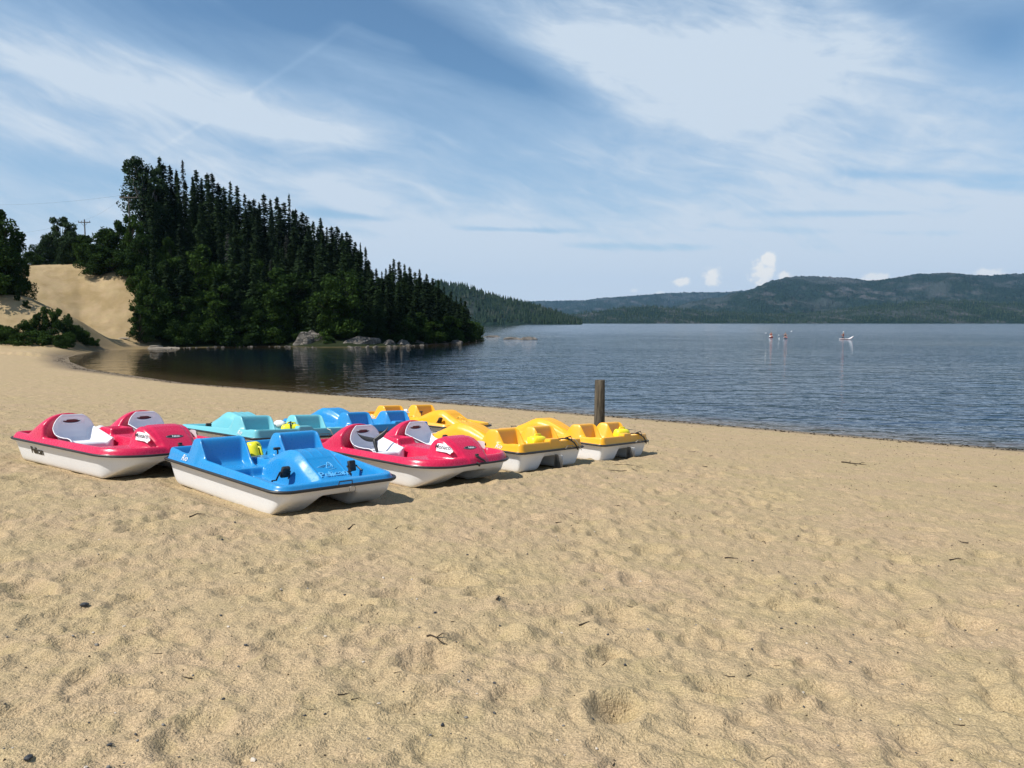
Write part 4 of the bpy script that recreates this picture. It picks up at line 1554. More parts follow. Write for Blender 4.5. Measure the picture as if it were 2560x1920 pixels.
def broad_mesh(seed, h, w_, lumps=14, n=2600, leaf=0.15, base=0.08, lean=(0, 0), open_=0.0, shape='dome'):
    """crown of many leaf clumps round an uneven set of boughs"""
    rs = np.random.RandomState(seed)
    cs = []
    for k in range(lumps):
        t = (k + rs.rand()) / lumps
        zc = h * (base + (0.93 - base) * t)
        if shape == 'dome':
            rr = w_ * 0.5 * math.sqrt(max(0.05, 1 - ((t - 0.35) / 0.75) ** 2))
        else:
            rr = w_ * 0.5 * math.sqrt(max(0.08, 1 - ((t - 0.45) / 0.62) ** 2))
        a = rs.uniform(0, 6.28) + k * 2.4
        q = rr * rs.uniform(0.1, 0.9)
        rad = w_ * rs.uniform(0.12, 0.24) * (1 - 0.35 * t)
        cs.append((q * math.cos(a) + lean[0] * t ** 1.5, q * math.sin(a) + lean[1] * t ** 1.5, zc, rad))
    C = []
    per = int(n / lumps)
    for (x, y, z, r) in cs:
        d = rs.normal(size=(per, 3))
        d /= np.linalg.norm(d, axis=1, keepdims=True)
        q = rs.uniform(0.35 + 0.3 * open_, 1.08, (per, 1)) ** 0.6
        nz = 1 + 0.45 * (vnoise(d[:, 0] * 2.5 + x * 3, d[:, 1] * 2.5 + d[:, 2] * 2 + z, seed)[:, None] - 0.4)
        p = d * q * r * nz * np.array([1, 1, 0.85]) + np.array([x, y, z])
        C.append(p)
    C = np.concatenate(C)
    C = C[C[:, 2] > h * base * 0.5]
    m_ = len(C)
    U = rs.normal(size=(m_, 3))
    U /= np.linalg.norm(U, axis=1, keepdims=True)
    W = np.cross(U, rs.normal(size=(m_, 3)))
    W /= np.linalg.norm(W, axis=1, keepdims=True)
    s_ = rs.uniform(0.6, 1.3, (m_, 1)) * leaf
    V, F = quads(C, U * s_, W * s_ * 0.7)
    return mesh_from('crown', V, F, False), cs


def limbs_mesh(cs, h, r, lean=(0, 0)):
    mb = MB()
    for (x, y, z, rad) in cs:
        z0 = max(0.05, z * 0.45)
        t = z0 / h
        mb.tube([(lean[0] * t ** 1.5, lean[1] * t ** 1.5, z0), (x * 0.4 + lean[0] * t * 0.5, y * 0.4, (z0 + z) / 2), (x, y, z)], [r * 0.55, r * 0.35, r * 0.12], 5)
    return mb.mesh('limbs')


SPR = []
for i, (rad, ragged, club) in enumerate([(2.1, 0.40, 0.0), (1.5, 0.5, 0.42), (2.4, 0.45, 0.0), (1.25, 0.55, 0.36), (2.2, 0.6, 0.0), (1.8, 0.5, 0.28), (2.7, 0.4, 0.0)]):
    SPR.append((spruce_mesh(100 + i, 10.0, rad, 0.04, 1.0, ragged, club), trunk_mesh(9.9, 0.13, i)))
DEADS = (spruce_mesh(130, 10.0, 1.7, 0.1, 0.6, 0.5, 0.0), trunk_mesh(9.9, 0.12, 9))
BRD = []
for i, (hh, ww, lm, n, lf, sh) in enumerate([(6, 4.6, 34, 8200, 0.105, 'dome'), (6, 5.4, 38, 9000, 0.11, 'dome'), (6, 3.8, 30, 7000, 0.10, 'tall'), (6, 4.8, 36, 8200, 0.10, 'tall')]):
    cme, cs = broad_mesh(200 + i, hh, ww, lm, n, lf, 0.05, shape=sh)
    BRD.append((cme, trunk_mesh(hh * 0.8, 0.10, 20 + i), limbs_mesh(cs, hh, 0.10)))
BSH = []
for i in range(4):
    cme, cs = broad_mesh(240 + i, 2.4, 3.2, 20, 3600, 0.085, 0.0)
    BSH.append((cme, trunk_mesh(1.4, 0.05, 30 + i), limbs_mesh(cs, 2.4, 0.05)))


def put_tree(name, kind, x, y, h, wf=1.0, label='', cat='tree', group=None, lm=None, z=None, rz=None, bark=None):
    zz = gz(x, y) - 0.08 if z is None else z
    t = empty(name, (x, y, zz), random.uniform(0, 6.28) if rz is None else rz)
    tag(t, label, cat, group)
    src, h0 = kind
    k = h / h0
    t.scale = (k * wf, k * wf, k)
    link('crown', src[0], lm, t)
    link('trunk', src[1], bark or M_BARK, t)
    if len(src) > 2:
        link('limbs', src[2], bark or M_BARK, t)
    return t


def yat(px, frac):
    return float(np.interp(px, HPX, HY0) + frac * (np.interp(px, HPX, HY1) - np.interp(px, HPX, HY0)))


SKYL = [(359, 345), (367, 359), (381, 363), (394, 372), (408, 353), (428, 387), (436, 374), (447, 390), (459, 380), (470, 380), (482, 400), (494, 409), (508, 397), (522, 407), (538, 423), (547, 436),
        (557, 434), (568, 440), (578, 423), (592, 434), (606, 430), (621, 442), (632, 422), (645, 455), (659, 461), (668, 469), (682, 480), (698, 474), (711, 493), (721, 491), (733, 491), (743, 505),
        (753, 502), (760, 510), (771, 525), (782, 525), (793, 534), (799, 562), (815, 580), (827, 586), (836, 580), (845, 572), (853, 560), (864, 565), (876, 571), (887, 577), (898, 588),
        (908, 582), (923, 592), (936, 601), (948, 603), (960, 618), (975, 628), (986, 638), (996, 642), (1005, 650)]
special = {359: 'dark narrow spruce on the ridge right beside the tall leaning aspen', 408: 'grey thin-needled spruce with a pointed top standing high on the ridge',
           632: 'lone tall spruce with an open club-shaped top midway down the ridge', 698: 'tall spruce standing clear just down the ridge from the club-topped one',
           782: 'thin open spruce, first of the pair at the notch in the ridge', 793: 'thin open spruce, second of the pair at the notch in the ridge',
           853: 'tallest spruce on the lower part of the point past the notch', 908: 'pointed spruce standing clear on the low end of the point',
           1005: 'last small spruce above the tip of the point'}
MARKS = {359: 'the narrow one beside the aspen', 408: 'the grey thin-needled one', 632: 'the club-topped one', 698: 'the one standing clear', 793: 'the thin open pair',
         853: 'the tallest one past the notch', 908: 'the pointed one on the low end'}
ORD = 'first second third fourth fifth sixth seventh eighth ninth tenth eleventh twelfth thirteenth fourteenth fifteenth sixteenth seventeenth eighteenth'.split()
_last, _n = 359, 0
for (px, py) in SKYL:
    if px in MARKS:
        _last, _n = px, 0
    elif px not in special:
        special[px] = 'skyline spruce, %s top right of %s' % (ORD[_n], MARKS[_last])
        _n += 1
for i, (px, py) in enumerate(SKYL):
    y = yat(px, 0.85 + 0.1 * math.sin(i * 2.1))
    x = xat(px, y)
    g = gz(x, y)
    h = max(4.5, zat(py, y) - g)
    v = i % 7
    wf = min(1.25, 11.5 / h) * random.uniform(0.6, 1.25) * (0.6 if px in (782, 793, 632) else 1.0)
    src = SPR[v]
    lm = L_SPRUCE
    if px == 408:
        src, lm = DEADS, L_GREY
    if px in (782, 793):
        src = SPR[3]
    if px == 632:
        src = SPR[1]
    put_tree('spruce_tree', (src, 10.0), x, y, h, wf, special.get(px, 'dark pointed spruce standing out against the sky along the ridge'), 'spruce', 'spruces along the skyline of the point', lm)

rs = np.random.RandomState(77)
kept = []
tries = 0
while len(kept) < 215 and tries < 9000:
    tries += 1
    px = rs.uniform(330, 1012)
    fr = rs.uniform(0.06, 0.98) ** 0.9
    y = yat(px, fr)
    x = xat(px, y)
    if any((x - a) ** 2 + (y - b_) ** 2 < (1.6 if px > 800 else 1.85) ** 2 for a, b_ in kept):
        continue
    g = gz(x, y)
    sky_y = np.interp(px, [p[0] for p in SKYL], [p[1] for p in SKYL]) + 16
    lim = zat(sky_y, y) - g
    h = min(rs.uniform(5.0, 12.5), lim)
    if h < 2.6:
        continue
    kept.append((x, y))
    if fr < 0.62 and px < 780 and rs.rand() < 0.22:
        q_ = rs.randint(4)
        hh_ = min(rs.uniform(4.5, 8.0), lim)
        put_tree('leafy_tree', (BRD[q_], 6.0), x, y, hh_, rs.uniform(0.75, 1.1), 'rounded alder mixed in among the spruces on the slope', 'tree', 'alders scattered through the wooded point', L_ALDER)
        continue
    put_tree('spruce_tree', (SPR[rs.randint(7)], 10.0), x, y, h, min(1.35, 9.5 / h) * rs.uniform(0.7, 1.15), 'dark spruce inside the dense stand on the wooded point', 'spruce', 'spruces filling the wooded point', L_SPRUCE)

for (px, fr, h) in [(625, 0.5, 8.5), (590, 0.35, 7), (500, 0.4, 9)]:
    y = yat(px, fr)
    put_tree('dead_spruce', (DEADS, 10.0), xat(px, y), y, h, 1.0, {625: 'dead grey spruce seen among the green trees above the peaked boulder', 590: 'short dead grey spruce low on the slope above the small boulder', 500: 'dead grey spruce deep in the stand under the tallest trees'}[px], 'spruce', 'dead spruces on the point', L_GREY)

# the tall aspen that leans out over the dune
cme, cs = broad_mesh(301, 13.0, 5.4, 50, 6200, 0.13, 0.26, (-1.9, 0), 0.6, 'tall')
yA = 104.0
xA = xat(334, yA)
put_tree('aspen_tree', ((cme, trunk_mesh(12.3, 0.17, 40, (-1.8, 0)), limbs_mesh(cs, 13.0, 0.14, (-1.9, 0))), 13.0), xA, yA, zat(336, yA) - gz(xA, yA), 1.05, 'tall open-crowned aspen leaning out at the top of the wooded ridge', 'aspen', None, L_ASPEN, rz=0, bark=M_BARK2)
cme, cs = broad_mesh(302, 9.0, 3.4, 16, 2200, 0.16, 0.15, (0.2, 0), 0.5, 'tall')
yA = 105.5
xA = xat(347, yA)
put_tree('aspen_tree', ((cme, trunk_mesh(8.3, 0.13, 41), limbs_mesh(cs, 9.0, 0.12)), 9.0), xA, yA, zat(356, yA) - gz(xA, yA), 0.75, 'narrow aspen squeezed between the leaning aspen and the first spruces', 'aspen', None, L_ASPEN, rz=0, bark=M_BARK2)

# bushes and small broadleaf trees: px, foot distance, top y, width px, label
BUSHES = [  # px, foot distance, top y, width px, label
    (-15, 79.5, 500, 110, 'dark bushy growth filling the left edge under the big tree', L_ALDER),
    (30, 80.5, 560, 66, 'dark bush hugging the foot of the big left-edge tree', L_ALDER),
    (8, 80.5, 450, 84, 'big dark broadleaf tree at the left edge above the sand mound', L_ALDER),
    (-70, 82, 470, 130, 'dark broadleaf tree at the extreme left edge, behind the big one', L_ALDER),
    (46, 83, 530, 50, 'lower dark bush at the right foot of the big left-edge tree', L_ALDER),
    (98, 103, 528, 44, 'leftmost low bush of the birch clump on the dune top', L_ASPEN),
    (160, 103.5, 498, 56, 'bush directly right of the pointed birch on the dune top', L_ASPEN),
    (188, 103.5, 508, 56, 'bush at the foot of the utility pole standing in the open', L_ALDER),
    (78, 100, 545, 40, 'small bush in the gap at the top of the sandy path', L_ALDER),
    (122, 103, 508, 50, 'lower left half of the bushy birch clump at the top of the dune', L_ASPEN),
    (143, 104, 467, 50, 'pointed birch at the top of the dune, left of the utility pole', L_ASPEN),
    (170, 103, 508, 50, 'dark rounded bush directly below the left utility pole', L_ASPEN),
    (198, 102, 510, 52, 'dark bush on the dune crest between the utility pole and the round bush', L_ALDER),
    (216, 97.0, 530, 66, 'round bush overhanging the rim of the sand slope', L_ALDER),
    (250, 97.2, 538, 66, 'low dense bush on the sand rim, right of the round one', L_ALDER),
    (240, 101, 492, 70, 'leafy tree rising behind the round bush on the dune', L_ALDER),
    (270, 101.5, 480, 60, 'leafy tree between the round bush and the pole with wires', L_ALDER),
    (282, 96, 545, 62, 'green bush at the upper right edge of the sand slope', L_ALDER),
    (296, 98.5, 462, 40, 'leafy bush hiding the foot of the pole with wires', L_ALDER),
    (318, 97, 505, 74, 'bushy broadleaf tree under the leaning aspen', L_ALDER),
    (314, 92.5, 575, 60, 'green bush beside the sand slope, halfway down', L_ALDER),
    (334, 90.5, 615, 72, 'full green bush between the sand slope and the shoreline alder', L_ALDER),
    (303, 87.6, 656, 44, 'low bush sticking out over the bottom of the sand slope', L_ALDER),
    (372, 95, 560, 80, 'alder below the first ridge spruces, near the sand slope', L_ALDER),
    (432, 97, 530, 95, 'bright alder climbing the slope among the dark spruces', L_ALDER),
    (392, 92, 640, 80, 'shoreline alder nearest to the sand slope', L_ALDER),
    (470, 94, 610, 86, 'wide alder on the bank above the dark water', L_ALDER),
    (540, 95, 640, 84, 'alder on the bank left of the small dark boulder', L_ALDER),
    (618, 98, 580, 105, 'large rounded bright alder above the big peaked boulder', L_ALDER),
    (585, 95, 660, 70, 'alder right above the small dark boulder', L_ALDER),
    (725, 94, 650, 66, 'alder between the peaked boulder and the wide ledge', L_ALDER),
    (870, 99.5, 690, 56, 'bush above the flat sloping slab', L_ALDER),
    (925, 103, 690, 58, 'bush above the end of the rocky shore', L_ALDER),
    (975, 110, 680, 50, 'rounded bush near the tip of the point', L_ALDER),
    (1003, 118, 686, 46, 'second bush from the tip of the point', L_ALDER),
    (1026, 123, 700, 36, 'last low bush at the tip of the point', L_ALDER),
]
for i, (px, y, ty, wpx, lab, lm) in enumerate(BUSHES):
    x = xat(px, y)
    g = gz(x, y)
    h = max(1.6, zat(ty, y) - g)
    kind = (BRD[i % 4], 6.0) if h > 2.8 else (BSH[i % 4], 2.4)
    w0 = (4.6, 5.4, 3.8, 4.8)[i % 4] if h > 2.8 else 3.2
    k = h / kind[1]
    put_tree('leafy_tree' if h > 4 else 'bush', kind, x, y, h, max(0.45, 1.22 * wpx * K * y / (w0 * k)), lab, 'tree' if h > 4 else 'bush', 'broadleaf growth round the bay', lm)
# low growth at the foot of the left mound
LOW = [(-30, 73, 694, 60), (8, 73.5, 696, 46), (38, 74, 694, 44), (64, 75, 684, 36), (88, 76, 672, 34), (104, 77, 658, 34), (124, 77, 662, 34), (140, 75.5, 682, 40), (164, 77, 696, 36), (184, 78, 708, 32), (112, 74.5, 705, 40), (80, 74, 708, 40),
       (203, 80, 722, 24), (150, 74.6, 712, 34), (24, 72.5, 704, 40), (3, 72.5, 706, 50), (50, 72.5, 712, 46), (100, 73, 716, 44), (135, 73.0, 718, 34), (62, 78.5, 664, 14), (44, 79.0, 656, 12), (150, 78.5, 672, 14)]
for i, (px, y, ty, wpx) in enumerate(LOW):
    x = xat(px, y)
    g = gz(x, y)
    h = max(0.8, zat(ty + 5, y) - g)
    put_tree('bush', (BSH[i % 4], 2.4), x, y, h, max(0.5, wpx * K * y / (3.2 * h / 2.4)) * 1.15, 'low dark green shrub in the thicket at the foot of the sandy mound', 'shrub', 'thicket at the foot of the mound', L_ALDER)
# shrubs that hang over the wooded shore
rs = np.random.RandomState(8)
for i in range(52):
    px = 345 + (1025 - 345) * (i + rs.uniform(-0.3, 0.3)) / 52
    y = yat(px, rs.uniform(0.02, 0.14) if px < 560 or px > 960 else rs.uniform(0.12, 0.2))
    x = xat(px, y)
    h = rs.uniform(1.6, 3.2)
    put_tree('shrub', (BSH[rs.randint(4)], 2.4), x, y, h, rs.uniform(0.9, 1.3), 'green shrub in the leafy fringe along the foot of the wooded point', 'shrub', 'shrubs along the wooded shore', L_ALDER)

for i in range(46):
    px = 600 + 360 * (i + rs.uniform(-0.4, 0.4)) / 46
    y = wpt(px, np.interp(px, [600, 680, 760, 850, 950], [748, 750, 750, 748, 743]))[1] + rs.uniform(1.5, 4.2)
    y += 2.6 * any(abs(px - q[0]) < q[2] * 0.75 for q in BOULD)
    put_tree('shrub', (BSH[rs.randint(4)], 2.4), xat(px, y), y, rs.uniform(0.7, 1.3), rs.uniform(1.0, 1.6), 'green shrub in the leafy fringe along the foot of the wooded point', 'shrub', 'shrubs along the wooded shore', L_ALDER)

# ------------------------------------------------------------------ utility poles and wires
m_pole, s, b = mat('weathered pole', (0.11, 0.095, 0.08), 0.85, 0.2)
def utility_pole(px, y, topy, arm, lab):
    x = xat(px, y)
    g = gz(x, y) - 0.3
    zt = zat(topy, y)
    t = empty('utility_pole', (x, y, g))
    tag(t, lab, 'utility pole', 'utility poles above the dune')
    H_ = zt - g
    MB().tube([(0, 0, 0), (0, 0, H_ * 0.5), (0, 0, H_)], [0.12, 0.10, 0.085], 8).build('pole', m_pole, t)
    a = MB().box((0.03, -0.12, H_ - 0.45), (arm, 0.10, 0.13), 0.01)
    for k in (-1, 1):
        a.tube([(0, -0.1, H_ - 1.1), (k * arm * 0.28, -0.1, H_ - 0.5)], 0.022, 5)
    a.build('crossarm', m_pole, t)
    for q in (-0.46, -0.2, 0.46):
        MB().tube([(q * arm, -0.12, H_ - 0.38), (q * arm, -0.12, H_ - 0.30), (q * arm, -0.12, H_ - 0.20)], [0.03, 0.055, 0.03], 7).build('insulator', M_BARK2, t)
    return [Vector((x + q * arm, y - 0.12, zt - 0.2)) for q in (-0.46, -0.2, 0.46)]


A1 = utility_pole(195, 122, 478, 1.9, 'utility pole farther from the wood, seen above the birch bushes')
A2 = utility_pole(291, 100.5, 425, 2.3, 'utility pole close to the leaning aspen, its crossarm partly in the leaves')
m_wire = mat('wire', (0.05, 0.055, 0.06), 0.5)[0]


def wire(a, c, sag, lab):
    pts = [a.lerp(c, k / 16) - Vector((0, 0, sag * 4 * (k / 16) * (1 - k / 16))) for k in range(17)]
    o = MB().tube(pts, 0.007, 4).build('power_line', m_wire)
    tag(o, lab, 'wire', 'wires between the utility poles')


wire(A2[0], Vector((xat(-40, 112), 112, zat(447, 112))), 0.4, 'topmost thin wire running off to the left from the nearer pole')
wire(A2[1], A1[1], 0.5, 'thin wire strung between the two utility poles')
wire(A1[0], Vector((xat(-60, 118), 118, zat(510, 118))), 0.8, 'lower thin wire leaving the far pole towards the left')

# ------------------------------------------------------------------ mooring post
m_wood, s, b = mat('weathered wood', rough=0.85, spec=0.2)
tcs = s.n.new('ShaderNodeTexCoord').outputs['Object']
g1 = s.noise(s.mapping(tcs, (14, 14, 0.9)), 1.6, 6, 0.7, 0.4)
g2 = s.noise(s.mapping(tcs, (3, 3, 1.6)), 1.2, 4, 0.6, 0.4)
c = s.mix(s.smooth(g1, 0.3, 0.72), (0.012, 0.009, 0.006), (0.175, 0.145, 0.105))
c = s.mix(s.smooth(g2, 0.45, 0.72, 0.0, 0.7), c, (0.045, 0.038, 0.030))
s.l.new(c, b.inputs['Base Color'])
bp = s.n.new('ShaderNodeBump')
bp.inputs['Strength'].default_value = 1.0
bp.inputs['Distance'].default_value = 0.012
s.l.new(g1, bp.inputs['Height'])
s.l.new(bp.outputs[0], b.inputs['Normal'])
yP = 17.75
xP = xat(1296.5, yP)
zb_ = gz(xP, yP)
zt_ = zat(821, yP)
mb = MB()
ring = []
N_ = 22
for (zz, rr) in ((zb_ - 0.5, 0.128), (zb_, 0.126), (zb_ + 0.4, 0.122), (zt_ - 0.35, 0.118), (zt_ - 0.02, 0.115), (zt_, 0.108)):
    ring.append([(xP + rr * (1 + 0.03 * math.sin(3 * k + zz)) * math.cos(k * 6.2832 / N_), yP + rr * math.sin(k * 6.2832 / N_), zz + (0.006 * math.sin(k * 2.2) if zz == zt_ else 0)) for k in range(N_)])
V = [p for r_ in ring for p in r_]
F = [(i * N_ + k, i * N_ + (k + 1) % N_, (i + 1) * N_ + (k + 1) % N_, (i + 1) * N_ + k) for i in range(5) for k in range(N_)] + [tuple(5 * N_ + k for k in range(N_))]
mb.add((V, F))
tag(mb.build('wooden_post', m_wood, sharp=50), 'weathered round wooden post standing in the sand behind the last yellow boat', 'post')

# ------------------------------------------------------------------ gear in and on the boats
def on_boat(key, x, y, z):
    return BOATS[key].matrix_world @ Vector((x, y, z))


def rest(o, key, x, y, z, rz=0.0, rx=0.0, ry=0.0):
    M = BOATS[key].matrix_world @ Matrix.Translation((x, y, z)) @ Matrix.Rotation(R(rz), 4, 'Z') @ Matrix.Rotation(R(rx), 4, 'X') @ Matrix.Rotation(R(ry), 4, 'Y')
    o.matrix_world = M


def ribbed_bailer(key, x, y, z, rz, lab, m=P_LEMON, ry=0.0, ribs=True):
    t = empty('bailer')
    tag(t, lab, 'bailer', 'yellow bailers in the boats')
    MB().box((0, 0, 0.075), (0.30, 0.17, 0.15), 0.045, None, 0.86).build('scoop', m, t)
    if ribs:
        for k in range(7):
            MB().box((-0.105 + k * 0.035, -0.086, 0.078), (0.012, 0.022, 0.10), 0.003).build('rib', m, t)
    MB().tube([(-0.06, 0, 0.145), (-0.05, 0, 0.175), (0.05, 0, 0.175), (0.06, 0, 0.145)], 0.012, 6).build('handle', m, t)
    bpy.context.view_layer.update()
    rest(t, key, x, y, z, rz, 0, ry)


bpy.context.view_layer.update()
ribbed_bailer('F', -0.80, -0.05, 0.30, 78, 'ribbed lemon-yellow bailer lying on the stern of the front yellow boat')
ribbed_bailer('G', -0.86, -0.30, 0.33, 70, 'pale lemon bailer on the stern of the yellow boat by the post', ribs=False)
ribbed_bailer('R1', -0.72, -0.02, 0.30, 20, 'yellow bailer wedged between the seat backs of the near blue boat', ry=70, ribs=False)
ribbed_bailer('T', -0.78, -0.03, 0.29, 60, 'yellow bailer with a black strap on the teal boat')
strap = MB().tube([(0, 0.10, 0.02), (0.02, 0.06, 0.16), (0.01, 0.0, 0.185), (-0.03, -0.07, 0.15), (-0.05, -0.11, 0.03)], 0.011, 6).tube([(0.02, 0.02, 0.18), (0.08, -0.03, 0.15), (0.12, -0.10, 0.04)], 0.009, 6).build('strap', P_BLACK)
tag(strap, 'black strap lying across the yellow bailer on the teal boat', 'strap')
rest(strap, 'T', -0.78, -0.03, 0.29, 60)


def jug(key, x, y, z, rz, lab, lay=90):
    t = empty('plastic_jug')
    tag(t, lab, 'jug', 'white plastic jugs in the boats')
    MB().ball((0, 0, 0.10), (0.065, 0.065, 0.10), 14, 10).build('body', m_milk, t)
    MB().tube([(0, 0, 0.19), (0, 0, 0.225)], [0.022, 0.020], 8).build('neck', m_milk, t)
    MB().tube([(0.02, 0, 0.19), (0.065, 0, 0.185), (0.075, 0, 0.13)], 0.009, 6).build('handle', m_milk, t)
    rest(t, key, x, y, z, rz, lay)


m_milk, s, b = mat('milky plastic', (0.80, 0.80, 0.78), 0.3)
b.inputs['Subsurface Weight'].default_value = 0.3
b.inputs['Subsurface Radius'].default_value = (0.02, 0.02, 0.02)
jug('T', -0.60, -0.06, 0.42, 110, 'white plastic jug behind the yellow bailer on the teal boat')
jug('M1', -0.62, 0.05, 0.38, 40, 'white plastic jug lying behind the seats of the left red boat')
jug('Y1', -0.58, 0.03, 0.42, 40, 'white plastic jug between the seat backs of the farthest yellow boat')

# black tail-shaped handle leaning in the seat
def flukes():
    mb = MB()
    pts, F = [], []
    prof = [(0.0, 0.035, 0.02), (0.04, 0.045, 0.03), (0.09, 0.050, 0.05), (0.14, 0.042, 0.075), (0.18, 0.020, 0.115), (0.20, 0.004, 0.15)]
    for sgn in (-1, 1):
        V, FF = [], []
        for i, (dx_, w_, up) in enumerate(prof):
            for (a, b_) in ((-1, 0), (0, 0.022), (1, 0), (0, -0.022)):
                V.append((b_ * (1 - i / 6), sgn * dx_, up + a * w_))
        for i in range(len(prof) - 1):
            for k in range(4):
                FF.append((i * 4 + k, i * 4 + (k + 1) % 4, (i + 1) * 4 + (k + 1) % 4, (i + 1) * 4 + k))
        FF.append((20, 21, 22, 23))
        mb.add((V, FF))
    mb.tube([(0, 0, 0.04), (0.02, 0.0, -0.06), (0.05, 0.01, -0.16)], [0.035, 0.026, 0.020], 8)
    return mb


fl = flukes().build('tail_paddle', P_BLACK, sharp=None)
tag(fl, 'shiny black tail-shaped paddle standing in the near seat of the front red boat', 'paddle')
rest(fl, 'M2', -0.16, -0.44, 0.43, -45, 14, -10)
fm = fl.modifiers.new('round', 'SUBSURF')
fm.levels = 1
fm.render_levels = 2


def cord(key, pts, r, m, lab, cat='rope'):
    o = MB().tube([on_boat(key, *p) for p in pts], r, 6).build('rope', m)
    tag(o, lab, cat, 'ropes tied to the boats')


m_rope = mat('pale rope', (0.55, 0.50, 0.38), 0.8)[0]
for key, who in (('F', 'front yellow boat'), ('G', 'yellow boat by the post')):
    b0 = -0.50 if key == 'F' else -0.55
    cord(key, [(-0.98, b0 + 0.22, 0.40), (-1.03, b0 + 0.12, 0.415), (-1.12, b0 + 0.08, 0.405), (-1.165, b0 + 0.03, 0.36), (-1.175, b0 - 0.03, 0.30), (-1.165, b0 - 0.08, 0.25)], 0.011, P_BLACK, 'black strap hooked over the stern of the ' + who, 'strap')
    cord(key, [(-1.02, b0 + 0.02, 0.405), (-1.13, b0 - 0.02, 0.41), (-1.165, b0 - 0.06, 0.36), (-1.18, b0 - 0.11, 0.29), (-1.175, b0 - 0.16, 0.24)], 0.006, m_rope, 'pale cord hanging over the stern of the ' + who)
    cord(key, [(-1.04, b0 + 0.09, 0.42), (-1.10, b0 + 0.03, 0.45), (-1.14, b0 + 0.06, 0.40), (-1.09, b0 + 0.12, 0.43), (-1.05, b0 + 0.02, 0.41)], 0.009, P_BLACK, 'black knot of strap on the stern edge of the ' + who, 'strap')
cord('T', [(-1.10, -0.42, 0.39), (-1.16, -0.44, 0.37), (-1.17, -0.47, 0.31), (-1.18, -0.50, 0.27)], 0.007, m_rope, 'pale rope end on the stern corner of the teal boat')
cord('R2', [(-1.08, -0.30, 0.40), (-1.14, -0.34, 0.43), (-1.16, -0.38, 0.36), (-1.12, -0.43, 0.40), (-1.17, -0.48, 0.31)], 0.010, m_rope, 'pale knotted rope on the stern of the rear blue boat')
# red thing lying in the stern well of the front yellow boat
bag = MB().box((0, 0, 0.03), (0.30, 0.16, 0.07), 0.028).build('red_cushion', P_RED)
tag(bag, 'flat red cushion lying beside the ribbed yellow bailer', 'cushion')
rest(bag, 'F', -0.86, -0.24, 0.325, 85)

# ------------------------------------------------------------------ paddlers on the lake
m_skin = mat('skin', (0.33, 0.18, 0.12), 0.55)[0]
m_cred = mat('red cloth', (0.26, 0.016, 0.014), 0.8)[0]
m_cdark = mat('dark cloth', (0.018, 0.02, 0.03), 0.8)[0]
m_navy = mat('navy cloth', (0.015, 0.022, 0.06), 0.8)[0]
m_hair = mat('dark hair', (0.02, 0.014, 0.01), 0.6)[0]
m_wht = mat('white plastic', (0.66, 0.66, 0.65), 0.45)[0]
m_orng = mat('orange plastic', (0.42, 0.045, 0.02), 0.45)[0]


def skin_body(name, joints, edges, m, parent, root=0):
    me = bpy.data.meshes.new(name)
    me.from_pydata([j[0] for j in joints], edges, [])
    o = link(name, me, m, parent)
    md = o.modifiers.new('skin', 'SKIN')
    for i, j in enumerate(joints):
        me.skin_vertices[0].data[i].radius = (j[1], j[1])
        me.skin_vertices[0].data[i].use_root = (i == root)
    md.use_smooth_shade = True
    sb = o.modifiers.new('smooth', 'SUBSURF')
    sb.levels = sb.render_levels = 1
    me.materials.clear()
    me.materials.append(m)
    return o


